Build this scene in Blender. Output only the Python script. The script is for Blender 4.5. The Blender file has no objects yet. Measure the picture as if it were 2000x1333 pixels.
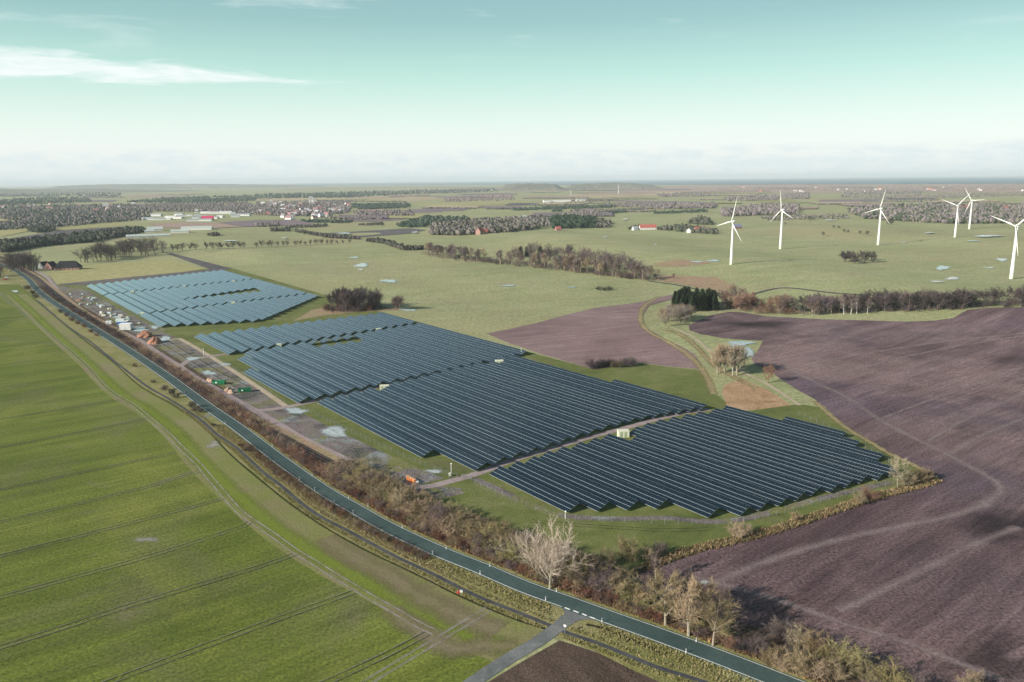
import bpy, math, random
from mathutils import Vector, Matrix
from mathutils.geometry import delaunay_2d_cdt
random.seed(7)
S = bpy.context.scene
COL = S.collection

# ------------------------------------------------------------------ camera
FPX, HOR, ROLL, CH = 1540.0, 350.8, math.radians(0.57), 100.0
_p = math.atan((666.5 - HOR) / FPX)
FWD = Vector((0, math.cos(_p), -math.sin(_p))); UP0 = Vector((0, math.sin(_p), math.cos(_p))); R0 = Vector((1, 0, 0))
RT = R0 * math.cos(ROLL) - UP0 * math.sin(ROLL)
UPV = UP0 * math.cos(ROLL) + R0 * math.sin(ROLL)
CAM = Vector((0, 0, CH))
cd = bpy.data.cameras.new('camera'); co = bpy.data.objects.new('camera', cd); COL.objects.link(co)
m = Matrix((RT, UPV, -FWD)).transposed().to_4x4(); m.translation = CAM; co.matrix_world = m
cd.sensor_width = 36; cd.lens = 36 * FPX / 2000.0; cd.clip_start = 1; cd.clip_end = 200000
S.camera = co

# ------------------------------------------------------------------ light, sky, exposure
SUN_EL = math.radians(24)
SUN_H = Vector((-0.86, -0.51, 0)).normalized()
SUN_D = SUN_H * math.cos(SUN_EL) + Vector((0, 0, math.sin(SUN_EL)))
sl = bpy.data.lights.new('sun', 'SUN'); so = bpy.data.objects.new('sun', sl); COL.objects.link(so)
sl.energy = 5.0; sl.angle = math.radians(0.6); sl.color = (1.0, 0.93, 0.82)
so.rotation_euler = SUN_D.to_track_quat('Z', 'Y').to_euler()
so.location = (0, 0, 500)
S.view_settings.view_transform = 'Standard'; S.view_settings.look = 'None'
S.view_settings.exposure = 0.62; S.view_settings.gamma = 1.0; S.view_settings.use_curve_mapping = False
try:
    S.cycles.max_bounces = 6; S.cycles.transparent_max_bounces = 12; S.cycles.volume_bounces = 0
    S.cycles.caustics_reflective = False; S.cycles.caustics_refractive = False
except Exception: pass

def mth(nt, op, a, b=None, c=None, clamp=False):
    n = nt.nodes.new('ShaderNodeMath'); n.operation = op; n.use_clamp = clamp
    for i, v in enumerate((a, b, c)):
        if v is None: continue
        if isinstance(v, (int, float)): n.inputs[i].default_value = v
        else: nt.links.new(v, n.inputs[i])
    return n.outputs[0]
def mixc(nt, f, a, b, bt='MIX'):
    n = nt.nodes.new('ShaderNodeMix'); n.data_type = 'RGBA'; n.blend_type = bt
    for s, v in ((n.inputs[0], f), (n.inputs[6], a), (n.inputs[7], b)):
        if isinstance(v, (int, float)): s.default_value = v
        elif isinstance(v, (tuple, list)): s.default_value = (v[0], v[1], v[2], 1)
        else: nt.links.new(v, s)
    return n.outputs[2]
def ramp(nt, f, stops, interp='LINEAR'):
    n = nt.nodes.new('ShaderNodeValToRGB'); cr = n.color_ramp; cr.interpolation = interp
    while len(cr.elements) < len(stops): cr.elements.new(0.5)
    for e, (p, c) in zip(cr.elements, stops):
        e.position = p; e.color = (c, c, c, 1) if isinstance(c, (int, float)) else (c[0], c[1], c[2], 1)
    nt.links.new(f, n.inputs[0]); return n.outputs[0]
def noise(nt, vec, scale, detail=4, rough=0.6, dist=0.0):
    n = nt.nodes.new('ShaderNodeTexNoise'); n.inputs['Scale'].default_value = scale
    n.inputs['Detail'].default_value = detail; n.inputs['Roughness'].default_value = rough; n.inputs['Distortion'].default_value = dist
    nt.links.new(vec, n.inputs['Vector']); return n.outputs[0]
def comb(nt, x, y, z=0.0):
    n = nt.nodes.new('ShaderNodeCombineXYZ')
    for i, v in enumerate((x, y, z)):
        if isinstance(v, (int, float)): n.inputs[i].default_value = v
        else: nt.links.new(v, n.inputs[i])
    return n.outputs[0]

def build_world():
    w = bpy.data.worlds.new('World'); S.world = w; w.use_nodes = True
    nt = w.node_tree; nt.nodes.clear()
    out = nt.nodes.new('ShaderNodeOutputWorld'); bg = nt.nodes.new('ShaderNodeBackground')
    bg.inputs[1].default_value = 0.098; nt.links.new(bg.outputs[0], out.inputs[0])
    sky = nt.nodes.new('ShaderNodeTexSky'); sky.sky_type = 'NISHITA'; sky.sun_disc = False
    sky.sun_elevation = SUN_EL; sky.sun_rotation = math.atan2(SUN_D.x, SUN_D.y)
    sky.altitude = 100; sky.air_density = 1.0; sky.dust_density = 2.0; sky.ozone_density = 1.5
    tc = nt.nodes.new('ShaderNodeTexCoord'); sp = nt.nodes.new('ShaderNodeSeparateXYZ'); nt.links.new(tc.outputs['Generated'], sp.inputs[0])
    X, Y, Z = sp.outputs
    el = mth(nt, 'MULTIPLY', mth(nt, 'ARCSINE', Z), 180 / math.pi)          # elevation, degrees
    az = mth(nt, 'MULTIPLY', mth(nt, 'ARCTAN2', X, Y), 180 / math.pi)        # azimuth from the view axis, degrees
    e01 = mth(nt, 'DIVIDE', mth(nt, 'MAXIMUM', el, 0.0), 90.0)
    grad = ramp(nt, e01, [(0.0, (6.6, 7.1, 7.1)), (0.024, (7.0, 7.4, 7.2)), (0.044, (6.0, 7.1, 6.5)), (0.078, (3.9, 6.0, 5.2)),
                          (0.116, (2.35, 4.1, 3.9)), (0.16, (2.0, 3.3, 3.7)), (0.25, (1.0, 1.9, 2.5)), (0.42, (0.4, 0.85, 1.25)), (1.0, (0.25, 0.6, 1.0))])
    c = mixc(nt, 0.8, sky.outputs[0], grad)
    # low bank of cumulus along the horizon
    v1 = comb(nt, mth(nt, 'MULTIPLY', az, 0.55), mth(nt, 'MULTIPLY', el, 1.6))
    n1 = noise(nt, v1, 1.0, 6, 0.62)
    n1b = noise(nt, v1, 0.22, 3, 0.5)
    bank = mth(nt, 'MULTIPLY', ramp(nt, n1, [(0.42, 0.0), (0.58, 1.0)]), ramp(nt, mth(nt, 'DIVIDE', mth(nt, 'ADD', el, mth(nt, 'MULTIPLY', n1b, 1.2)), 5.0), [(0.1, 0.75), (0.45, 0.9), (0.56, 0.0)]))
    c = mixc(nt, mth(nt, 'MULTIPLY', bank, 0.8), c, (5.0, 5.7, 5.9))
    # long streak of thin cloud
    v2 = comb(nt, mth(nt, 'MULTIPLY', az, 0.16), mth(nt, 'MULTIPLY', el, 1.1), 3.3)
    n2 = noise(nt, v2, 1.0, 7, 0.62, 0.4)
    n2b = noise(nt, v2, 3.5, 5, 0.6, 0.6)
    # spine falls slowly to the right; the streak thins out towards azimuth -15
    spine = mth(nt, 'ADD', mth(nt, 'MULTIPLY', mth(nt, 'ADD', az, 33.0), -0.02), 7.0)
    de = mth(nt, 'SUBTRACT', el, spine)
    half = mth(nt, 'MULTIPLY', ramp(nt, mth(nt, 'DIVIDE', mth(nt, 'ADD', az, 70.0), 100.0), [(0.0, 1.0), (0.36, 1.0), (0.48, 0.6), (0.60, 0.0)]), 1.3)
    top = mth(nt, 'SUBTRACT', half, mth(nt, 'ABSOLUTE', de))
    dens = mth(nt, 'ADD', mth(nt, 'MULTIPLY', top, 1.3), mth(nt, 'MULTIPLY', mth(nt, 'SUBTRACT', n2, 0.55), 2.4))
    st = mth(nt, 'MULTIPLY', ramp(nt, dens, [(0.0, 0.0), (0.55, 1.0)]), ramp(nt, half, [(0.0, 0.0), (0.25, 1.0)]))
    st = mth(nt, 'MULTIPLY', st, ramp(nt, n2b, [(0.3, 0.62), (0.6, 1.0)]))
    c = mixc(nt, mth(nt, 'MULTIPLY', st, 0.85), c, (6.6, 6.9, 6.9))
    # faint high wisps
    v3 = comb(nt, mth(nt, 'MULTIPLY', az, 0.06), mth(nt, 'MULTIPLY', el, 0.5), 5.2)
    n3 = noise(nt, v3, 1.0, 6, 0.6, 0.5)
    wis = mth(nt, 'MULTIPLY', ramp(nt, n3, [(0.56, 0.0), (0.75, 0.55)]), ramp(nt, e01, [(0.08, 0.0), (0.12, 1.0)]))
    c = mixc(nt, wis, c, (6.8, 7.3, 7.2))
    nt.links.new(c, bg.inputs[0])
build_world()

# ------------------------------------------------------------------ terrain and pixel -> place
def sstep(t):
    t = min(1.0, max(0.0, t)); return t * t * (3 - 2 * t)
def hgt(x, y):
    v = x * .799 + y * .602
    m_ = sstep((v - 305) / 90) * sstep((1950 - y) / 500)
    if m_ <= 0: return 0.0
    return m_ * (2.4 * math.sin(x / 95 + y / 210 + .5) + 1.9 * math.sin(y / 66 - x / 150 + 1.2) + 1.3 * math.sin(x / 48 + 1 + y / 120))
def ray(px, py): return FWD + RT * ((px - 1000) / FPX) + UPV * ((666.5 - py) / FPX)
def G(px, py, dz=0.0):
    d = ray(px, py); z = 0.0
    for _ in range(6):
        t = (z - CH) / d.z; P = CAM + d * t; z = hgt(P.x, P.y)
    return Vector((P.x, P.y, z + dz))
UA = math.radians(-53); U2 = Vector((math.cos(UA), math.sin(UA))); V2 = Vector((-U2.y, U2.x))
def UVof(px, py, z=0.8):
    d = ray(px, py); P = CAM + d * ((z - CH) / d.z); q = Vector((P.x, P.y)); return q.dot(U2), q.dot(V2)

# ------------------------------------------------------------------ materials
MATS = {}
def newmat(name):
    mt = bpy.data.materials.new(name); mt.use_nodes = True; nt = mt.node_tree; nt.nodes.clear()
    out = nt.nodes.new('ShaderNodeOutputMaterial'); MATS[name] = mt
    return mt, nt, out
def principled(nt, out, col, rough=0.9, spec=0.2, metal=0.0):
    b = nt.nodes.new('ShaderNodeBsdfPrincipled')
    if isinstance(col, (tuple, list)): b.inputs['Base Color'].default_value = (*col[:3], 1)
    else: nt.links.new(col, b.inputs['Base Color'])
    if isinstance(rough, (int, float)): b.inputs['Roughness'].default_value = rough
    else: nt.links.new(rough, b.inputs['Roughness'])
    b.inputs['Specular IOR Level'].default_value = spec; b.inputs['Metallic'].default_value = metal
    nt.links.new(b.outputs[0], out.inputs[0]); return b
def pos(nt):
    g = nt.nodes.new('ShaderNodeNewGeometry'); return g.outputs['Position']
def rotpos(nt, ang, sx, sy):
    mp = nt.nodes.new('ShaderNodeMapping'); mp.inputs['Rotation'].default_value = (0, 0, -ang)
    nt.links.new(pos(nt), mp.inputs['Vector'])
    s = nt.nodes.new('ShaderNodeVectorMath'); s.operation = 'MULTIPLY'; s.inputs[1].default_value = (sx, sy, 0.05)
    nt.links.new(mp.outputs[0], s.inputs[0]); return s.outputs[0]
def bump(nt, b, hsock, strength, dist):
    n = nt.nodes.new('ShaderNodeBump'); n.inputs['Strength'].default_value = strength; n.inputs['Distance'].default_value = dist
    nt.links.new(hsock, n.inputs['Height']); nt.links.new(n.outputs[0], b.inputs['Normal'])
def soil(name, cols, big=0.012, fine=1.2, stripe=None, fine_amt=0.55, bstr=0.6, bdist=0.25, rough=0.95, mid=0.12, accents=None, edge=None, furrow=None):
    """broad patches between three colours, mid blotches, fine grain and relief; optional stripes along an angle"""
    mt, nt, out = newmat(name); p = pos(nt)
    nb = noise(nt, p, big, 5, 0.62, 0.6); nm = noise(nt, p, mid, 5, 0.65); nf = noise(nt, p, fine, 5, 0.72)
    f = mth(nt, 'ADD', mth(nt, 'MULTIPLY', nb, 0.65), mth(nt, 'MULTIPLY', nm, 0.35))
    if stripe:
        ang, sx, sy, amt = stripe
        ns = noise(nt, rotpos(nt, ang, sx, sy), 1.0, 4, 0.6)
        f = mth(nt, 'ADD', mth(nt, 'MULTIPLY', f, 1 - amt), mth(nt, 'MULTIPLY', ns, amt))
    c = ramp(nt, f, [(0.36, cols[0]), (0.5, cols[1]), (0.64, cols[2])])
    for k, (acol, asc, lo, hi, amt) in enumerate(accents or []):
        na = noise(nt, p, asc, 5, 0.65, 0.8)
        c = mixc(nt, mth(nt, 'MULTIPLY', ramp(nt, na, [(lo, 0.0), (hi, 1.0)]), amt), c, acol)
    g = ramp(nt, nf, [(0.28, 1 - fine_amt), (0.5, 1.0), (0.72, 1 + fine_amt)])
    c = mixc(nt, 1.0, c, g, 'MULTIPLY')
    hh = mth(nt, 'ADD', nf, mth(nt, 'MULTIPLY', nm, 1.5))
    if furrow:      # drilled or ploughed lines: long thin streaks along one direction
        nr = noise(nt, rotpos(nt, furrow[0], furrow[1], furrow[2]), 1.0, 5, 0.7)
        c = mixc(nt, 1.0, c, ramp(nt, nr, [(0.3, 1 - furrow[3]), (0.5, 1.0), (0.7, 1 + furrow[3])]), 'MULTIPLY'); hh = mth(nt, 'ADD', hh, mth(nt, 'MULTIPLY', nr, 1.5))
    b = principled(nt, out, c, rough, 0.12)
    bump(nt, b, hh, bstr, bdist)
    if edge:      # ragged soft margin across a strip or patch, by its own UV
        uvn = nt.nodes.new('ShaderNodeUVMap'); sp = nt.nodes.new('ShaderNodeSeparateXYZ'); nt.links.new(uvn.outputs[0], sp.inputs[0])
        d = mth(nt, 'SUBTRACT', 1.0, mth(nt, 'ABSOLUTE', mth(nt, 'SUBTRACT', mth(nt, 'MULTIPLY', sp.outputs[1], 2.0), 1.0)))
        a = mth(nt, 'ADD', d, mth(nt, 'MULTIPLY', mth(nt, 'SUBTRACT', noise(nt, p, edge[0], 5, 0.7), 0.5), edge[1]))
        a = mth(nt, 'MULTIPLY', ramp(nt, a, [(edge[2], 0.0), (edge[3], 1.0)]), edge[4])
        tr = nt.nodes.new('ShaderNodeBsdfTransparent'); mx = nt.nodes.new('ShaderNodeMixShader')
        nt.links.new(a, mx.inputs[0]); nt.links.new(tr.outputs[0], mx.inputs[1]); nt.links.new(b.outputs[0], mx.inputs[2]); nt.links.new(mx.outputs[0], out.inputs[0])
    return mt
def plain(name, col, rough=0.7, spec=0.3, var=0.0, sc=3.0, metal=0.0):
    mt, nt, out = newmat(name)
    if var:
        n = noise(nt, pos(nt), sc, 5, 0.65)
        c = mixc(nt, 1.0, col, ramp(nt, n, [(0.3, 1 - var), (0.7, 1 + var)]), 'MULTIPLY')
    else: c = col
    principled(nt, out, c, rough, spec, metal); return mt
def tinted(name, var=0.25, rough=0.9, sc=1.2):
    """takes the object's own colour, with grain"""
    mt, nt, out = newmat(name)
    oi = nt.nodes.new('ShaderNodeObjectInfo'); n = noise(nt, pos(nt), sc, 4, 0.6)
    c = mixc(nt, 1.0, oi.outputs['Color'], ramp(nt, n, [(0.3, 1 - var), (0.7, 1 + var)]), 'MULTIPLY')
    principled(nt, out, c, rough, 0.1); return mt
def vcol(name, rough=0.95):
    mt, nt, out = newmat(name); a = nt.nodes.new('ShaderNodeVertexColor'); a.layer_name = 'Col'
    principled(nt, out, a.outputs[0], rough, 0.05); return mt

TRAM = (G(0, 1087) - G(435, 975)); TRAM_A = math.atan2(TRAM.y, TRAM.x)
PL = (G(2000, 720) - G(1725, 817)); PL_A = math.atan2(PL.y, PL.x)
soil('meadow', [(.205, .228, .105), (.275, .288, .145), (.340, .340, .190)], 0.006, 0.45, (0.5, 0.01, 0.05, 0.3), 0.5, 0.5, 0.3, mid=0.05,
     accents=[((.285, .245, .155), 0.02, 0.50, 0.70, 0.7), ((.30, .265, .15), 0.0022, 0.48, 0.66, 0.65)])
soil('winter_crop', [(.074, .096, .018), (.114, .142, .025), (.158, .184, .038)], 0.009, 1.3, (TRAM_A, 0.012, 0.11, 0.5), 0.62, 0.6, 0.2, mid=0.06,
     accents=[((.135, .128, .065), 0.018, 0.50, 0.70, 0.6), ((.195, .205, .045), 0.014, 0.52, 0.68, 0.65), ((.17, .15, .095), 0.05, 0.60, 0.72, 0.6)], furrow=(TRAM_A, 0.03, 0.7, 0.22))
soil('headland_crop', [(.155, .178, .044), (.185, .190, .068), (.215, .195, .100)], 0.02, 1.6, None, 0.45, 0.5, 0.2, mid=0.08,
     accents=[((.20, .155, .105), 0.03, 0.48, 0.68, 0.8)])
soil('bright_crop', [(.15, .20, .026), (.175, .225, .032), (.19, .225, .045)], 0.03, 1.6, None, 0.4, 0.5, 0.2, mid=0.1, edge=(0.25, 0.9, 0.1, 0.75, 0.75))
soil('pale_margin', [(.20, .165, .105), (.215, .18, .11), (.19, .175, .08)], 0.03, 1.6, None, 0.35, 0.5, 0.2, mid=0.1, edge=(0.15, 1.2, 0.15, 0.85, 0.85))
soil('plough', [(.066, .041, .047), (.140, .092, .099), (.245, .172, .176)], 0.006, 1.2, (PL_A, 0.008, 0.07, 0.5), 0.75, 1.0, 0.5, mid=0.05,
     accents=[((.075, .066, .080), 0.012, 0.54, 0.72, 0.7), ((.20, .13, .115), 0.02, 0.54, 0.72, 0.6), ((.15, .115, .165), 0.009, 0.52, 0.7, 0.45), ((.31, .215, .20), 0.0075, 0.50, 0.66, 0.6)], furrow=(PL_A, 0.035, 0.55, 0.3))
soil('plough_light', [(.27, .205, .205), (.29, .225, .225), (.31, .245, .24)], 0.02, 1.2, None, 0.4, 0.5, 0.2, edge=(0.12, 1.5, 0.1, 0.95, 0.55))
soil('plough_wet_and_shade', [(.012, .012, .016), (.02, .018, .022), (.03, .026, .03)], 0.02, 1.5, None, 0.6, 1.0, 0.4, edge=(0.035, 1.5, 0.2, 1.1, 0.6))  # dark soil: a real wet patch, also painted tree shade and corner darkening
soil('plough_small', [(.145, .095, .098), (.222, .150, .15), (.28, .205, .198)], 0.01, 1.2, (0.4, 0.02, 0.12, 0.3), 0.5, 0.8, 0.35, mid=0.06, furrow=(0.35, 0.03, 0.4, 0.25))
soil('plough_near', [(.062, .043, .034), (.100, .070, .055), (.135, .098, .078)], 0.03, 2.2, (TRAM_A + 1.5, 0.03, 0.4, 0.4), 0.75, 1.0, 0.4, mid=0.2)
soil('verge_grass', [(.175, .178, .062), (.245, .230, .095), (.300, .265, .140)], 0.05, 2.4, None, 0.65, 1.0, 0.3, mid=0.3)
soil('green_grass', [(.088, .108, .032), (.135, .155, .046), (.190, .192, .082)], 0.03, 2.0, None, 0.55, 0.9, 0.3, mid=0.2,
     accents=[((.14, .115, .072), 0.05, 0.54, 0.72, 0.6)])
soil('dry_grass', [(.18, .15, .075), (.27, .215, .115), (.34, .275, .155)], 0.05, 2.4, None, 0.6, 1.0, 0.3, mid=0.4)
soil('dry_edge', [(.20, .17, .085), (.29, .235, .125), (.36, .29, .16)], 0.05, 1.6, None, 0.6, 1.0, 0.3, mid=0.3, edge=(0.2, 1.6, 0.15, 0.7, 0.95))
soil('orange_scrub', [(.24, .15, .085), (.37, .235, .135), (.46, .32, .20)], 0.06, 1.3, None, 0.6, 1.0, 0.4, mid=0.3)
soil('leaf_litter', [(.055, .040, .030), (.10, .070, .050), (.165, .12, .08)], 0.08, 2.2, None, 0.65, 1.0, 0.3, mid=0.5)
soil('mud', [(.11, .09, .082), (.18, .152, .148), (.15, .145, .07)], 0.03, 1.3, (UA, 0.03, 0.22, 0.5), 0.7, 1.0, 0.3, mid=0.2,
     accents=[((.25, .285, .29), 0.06, 0.54, 0.64, 0.8), ((.045, .055, .055), 0.08, 0.53, 0.64, 0.8), ((.17, .175, .055), 0.035, 0.53, 0.60, 0.9), ((.27, .20, .21), 0.11, 0.55, 0.65, .6)])
soil('track_dirt', [(.235, .18, .175), (.30, .24, .235), (.35, .295, .29)], 0.05, 2.0, (UA, 0.03, 0.9, 0.5), 0.35, 0.6, 0.15, mid=0.3)
soil('path_pale', [(.33, .27, .19), (.40, .33, .24), (.42, .36, .28)], 0.05, 2.0, None, 0.3, 0.4, 0.15, mid=0.3)
soil('rut_pale', [(.26, .235, .20), (.32, .30, .27), (.36, .34, .32)], 0.05, 2.0, None, 0.35, 0.4, 0.15, mid=0.3, edge=(0.3, 2.2, 0.2, 0.8, 0.75))
soil('rut_dark', [(.040, .042, .024), (.055, .055, .032), (.075, .075, .045)], 0.05, 2.0, None, 0.4, 0.6, 0.15, mid=0.3, edge=(0.3, 2.2, 0.2, 0.8, 0.75))
soil('ditch_soil', [(.018, .018, .012), (.03, .028, .018), (.05, .045, .026)], 0.2, 2.0, None, 0.5, 1.0, 0.3, mid=0.6, edge=(0.8, 1.2, 0.2, 0.7, 0.95))
soil('ballast', [(.035, .031, .031), (.06, .053, .052), (.10, .09, .085)], 0.1, 3.0, None, 0.5, 1.0, 0.2, mid=0.6)
soil('asphalt', [(.040, .070, .068), (.052, .088, .085), (.068, .105, .10)], 0.05, 3.0, None, 0.22, 0.25, 0.05, rough=0.8, mid=0.3)
soil('asphalt_worn', [(.085, .115, .112), (.10, .13, .126), (.12, .15, .145)], 0.05, 3.0, None, 0.22, 0.25, 0.05, rough=0.8, mid=0.3, edge=(0.1, 1.2, 0.2, 0.9, 0.55))
soil('asphalt_pale', [(.105, .118, .118), (.155, .165, .165), (.21, .215, .212)], 0.12, 2.5, None, 0.3, 0.3, 0.06, rough=0.85, mid=0.4)
soil('asphalt_dark', [(.048, .049, .056), (.070, .070, .076), (.10, .098, .10)], 0.1, 2.0, None, 0.35, 0.25, 0.05, rough=0.85, mid=0.4)
soil('field_far_tan', [(.33, .26, .17), (.40, .32, .21), (.42, .35, .22)], 0.004, 0.12, None, 0.3, 0.1, 0.2, mid=0.02)
soil('field_far_pink', [(.26, .19, .16), (.32, .23, .19), (.36, .27, .21)], 0.004, 0.12, None, 0.3, 0.1, 0.2, mid=0.02)
soil('field_far_purple', [(.15, .115, .13), (.19, .145, .16), (.22, .17, .18)], 0.004, 0.12, None, 0.3, 0.1, 0.2, mid=0.02)
soil('field_far_olive', [(.26, .25, .11), (.31, .29, .135), (.34, .31, .15)], 0.004, 0.12, None, 0.3, 0.1, 0.2, mid=0.02)
soil('field_far_grey', [(.075, .07, .075), (.11, .10, .105), (.13, .115, .115)], 0.004, 0.12, None, 0.4, 0.1, 0.2, mid=0.02)
soil('reed', [(.24, .165, .11), (.30, .21, .14), (.25, .23, .11)], 0.02, 0.6, None, 0.5, 0.6, 0.4, mid=0.08)
soil('hill_cover', [(.12, .13, .10), (.17, .165, .125), (.25, .22, .16)], 0.0012, 0.02, None, 0.5, 0.4, 8.0, mid=0.006)  # hill vegetation, with some haze put into its lightened colours
soil('rust_rubble', [(.26, .125, .085), (.36, .185, .125), (.42, .25, .17)], 0.3, 3.0, None, 0.5, 1.0, 0.3, mid=1.0)
soil('tan_rubble', [(.40, .26, .18), (.48, .33, .24), (.52, .40, .30)], 0.3, 3.0, None, 0.4, 1.0, 0.3, mid=1.0)
def water_mat(name, col, rough, bs):
    mt, nt, out = newmat(name); b = principled(nt, out, col, rough, 0.5)
    bump(nt, b, noise(nt, pos(nt), 0.6, 3, 0.6), bs, 0.1); return mt
water_mat('sea_water', (.05, .11, .15), 0.6, 0.05)
soil('puddle_ice', [(.24, .27, .27), (.38, .42, .42), (.50, .54, .54)], 0.3, 1.2, (UA, 0.1, 0.6, 0.5), 0.3, 0.3, 0.05, rough=0.12, mid=0.6, edge=(0.22, 0.7, 0.02, 0.4, 1.0))
def glass_mat():
    mt, nt, out = newmat('panel_glass'); n = noise(nt, pos(nt), 0.05, 3, 0.5)
    c = mixc(nt, n, (.002, .006, .010), (.003, .009, .016))
    b = principled(nt, out, c, 0.2, 0.5); b.inputs['Sheen Weight'].default_value = 1.0; b.inputs['Sheen Roughness'].default_value = 0.29; b.inputs['Sheen Tint'].default_value = (.62, .94, 1.0, 1); b.inputs['IOR'].default_value = 1.5
    b.inputs['Coat Weight'].default_value = 1.0; b.inputs['Coat Roughness'].default_value = 0.12; b.inputs['Coat IOR'].default_value = 1.5
glass_mat()
plain('aluminium', (.50, .57, .61), 0.5, 0.5)
plain('steel_post', (.22, .23, .23), 0.6, 0.4)
plain('white_paint', (.80, .81, .80), 0.5, 0.4, 0.05, 2.0)
plain('turbine_white', (.70, .71, .69), 0.45, 0.4)
plain('turbine_base', (.56, .58, .48), 0.5, 0.4)
plain('marking_white', (.62, .64, .62), 0.75, 0.2, 0.3, 3.0)
plain('cream_paint', (.62, .62, .48), 0.6, 0.3, 0.06, 2.0)
plain('cabin_green', (.28, .36, .22), 0.6, 0.3)
plain('post_black', (.03, .03, .03), 0.6, 0.3)
plain('red_paint', (.50, .05, .05), 0.5, 0.4)
plain('roof_red', (.36, .11, .09), 0.8, 0.2, 0.2, 0.3)
plain('roof_dark', (.022, .022, .026), 0.9, 0.2, 0.3, 0.6)
plain('roof_grey', (.36, .38, .39), 0.8, 0.2, 0.1, 0.3)
plain('brick_wall', (.33, .20, .17), 0.9, 0.2, 0.2, 1.0)
plain('wall_white', (.62, .62, .60), 0.8, 0.2, 0.06, 0.5)
plain('window_dark', (.03, .04, .05), 0.2, 0.5)
plain('container_green', (.012, .17, .075), 0.5, 0.4, 0.2, 2.0)
plain('container_blue', (.05, .13, .36), 0.5, 0.4, 0.1, 2.0)
plain('container_teal', (.45, .58, .56), 0.5, 0.4, 0.1, 2.0)
plain('orange_wrap', (.74, .26, .085), 0.5, 0.4, 0.2, 1.5)
plain('orange_lid', (.80, .42, .22), 0.5, 0.4, 0.1, 1.5)
plain('rail_steel', (.09, .075, .065), 0.5, 0.4)
plain('sleeper_wood', (.045, .038, .034), 0.9, 0.2, 0.2, 3.0)
plain('timber', (.42, .32, .22), 0.8, 0.2, 0.2, 2.0)
plain('tyre_black', (.02, .02, .02), 0.8, 0.2)
plain('wire', (.20, .21, .20), 0.6, 0.4)
tinted('bark', 0.25, 0.95, 2.0); tinted('twigs', 0.3, 0.95, 0.9); tinted('car_paint', 0.03, 0.35, 1.0); tinted('tinted_wall', 0.08, 0.8, 0.3); tinted('tinted_roof', 0.15, 0.8, 0.3)
vcol('canopy'); vcol('tuft_mix')

# ------------------------------------------------------------------ mesh helpers
class MB:
    """collects boxes, tubes and prisms into one mesh"""
    def __init__(s): s.v = []; s.f = []; s.mi = []
    def face(s, pts, mi=0):
        k = len(s.v); s.v.extend(tuple(p) for p in pts); s.f.append(tuple(range(k, k + len(pts)))); s.mi.append(mi)
    def hexa(s, b, t, mi=0):
        k = len(s.v); s.v.extend(tuple(p) for p in b); s.v.extend(tuple(p) for p in t); n = len(b)
        s.f.append(tuple(k + i for i in reversed(range(n)))); s.f.append(tuple(k + n + i for i in range(n)))
        for i in range(n): j = (i + 1) % n; s.f.append((k + i, k + j, k + n + j, k + n + i))
        s.mi.extend([mi] * (n + 2))
    def box(s, x0, x1, y0, y1, z0, z1, mi=0):
        s.hexa([(x0, y0, z0), (x1, y0, z0), (x1, y1, z0), (x0, y1, z0)], [(x0, y0, z1), (x1, y0, z1), (x1, y1, z1), (x0, y1, z1)], mi)
    def tube(s, a, b, r0, r1, n=6, caps=True, mi=0):
        a = Vector(a); b = Vector(b); d = (b - a)
        if d.length < 1e-6: return
        d.normalize(); q = d.orthogonal().normalized(); w = d.cross(q); k = len(s.v)
        for c, r in ((a, r0), (b, r1)):
            for i in range(n):
                t = 2 * math.pi * i / n; s.v.append(tuple(c + q * (r * math.cos(t)) + w * (r * math.sin(t))))
        for i in range(n):
            j = (i + 1) % n; s.f.append((k + i, k + j, k + n + j, k + n + i)); s.mi.append(mi)
        if caps:
            s.f.append(tuple(k + i for i in reversed(range(n)))); s.f.append(tuple(k + n + i for i in range(n))); s.mi.extend([mi, mi])
    def cone3(s, a, b, r):
        a = Vector(a); b = Vector(b); d = (b - a).normalized(); q = d.orthogonal().normalized(); w = d.cross(q); k = len(s.v)
        for i in range(3):
            t = 2.0944 * i; s.v.append(tuple(a + q * (r * math.cos(t)) + w * (r * math.sin(t))))
        s.v.append(tuple(b)); s.f.extend([(k, k + 1, k + 3), (k + 1, k + 2, k + 3), (k + 2, k, k + 3)]); s.mi.extend([0, 0, 0])
    def mesh(s, name, mats, smooth=False):
        me = bpy.data.meshes.new(name); me.from_pydata(s.v, [], s.f)
        for mt in (mats if isinstance(mats, (list, tuple)) else [mats]): me.materials.append(MATS[mt])
        if any(s.mi): me.polygons.foreach_set('material_index', s.mi)
        if smooth: me.polygons.foreach_set('use_smooth', [True] * len(s.f))
        me.update(); return me
def ob(name, me, parent=None, loc=None, rz=0.0, sc=None):
    o = bpy.data.objects.new(name, me); COL.objects.link(o)
    if parent is not None: o.parent = parent
    if loc is not None: o.location = loc
    if rz: o.rotation_euler = (0, 0, rz)
    if sc is not None: o.scale = sc if not isinstance(sc, (int, float)) else (sc, sc, sc)
    return o
def tag(o, label, cat, group=None):
    o['label'] = label; o['category'] = cat
    if group: o['group'] = group
    return o
def thing(name, label, cat, loc, rz=0.0, group=None, sc=None):
    return tag(ob(name, None, None, loc, rz, sc), label, cat, group)
def struct(o): o['kind'] = 'structure'; return o
def stuff(o): o['kind'] = 'stuff'; return o

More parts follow.
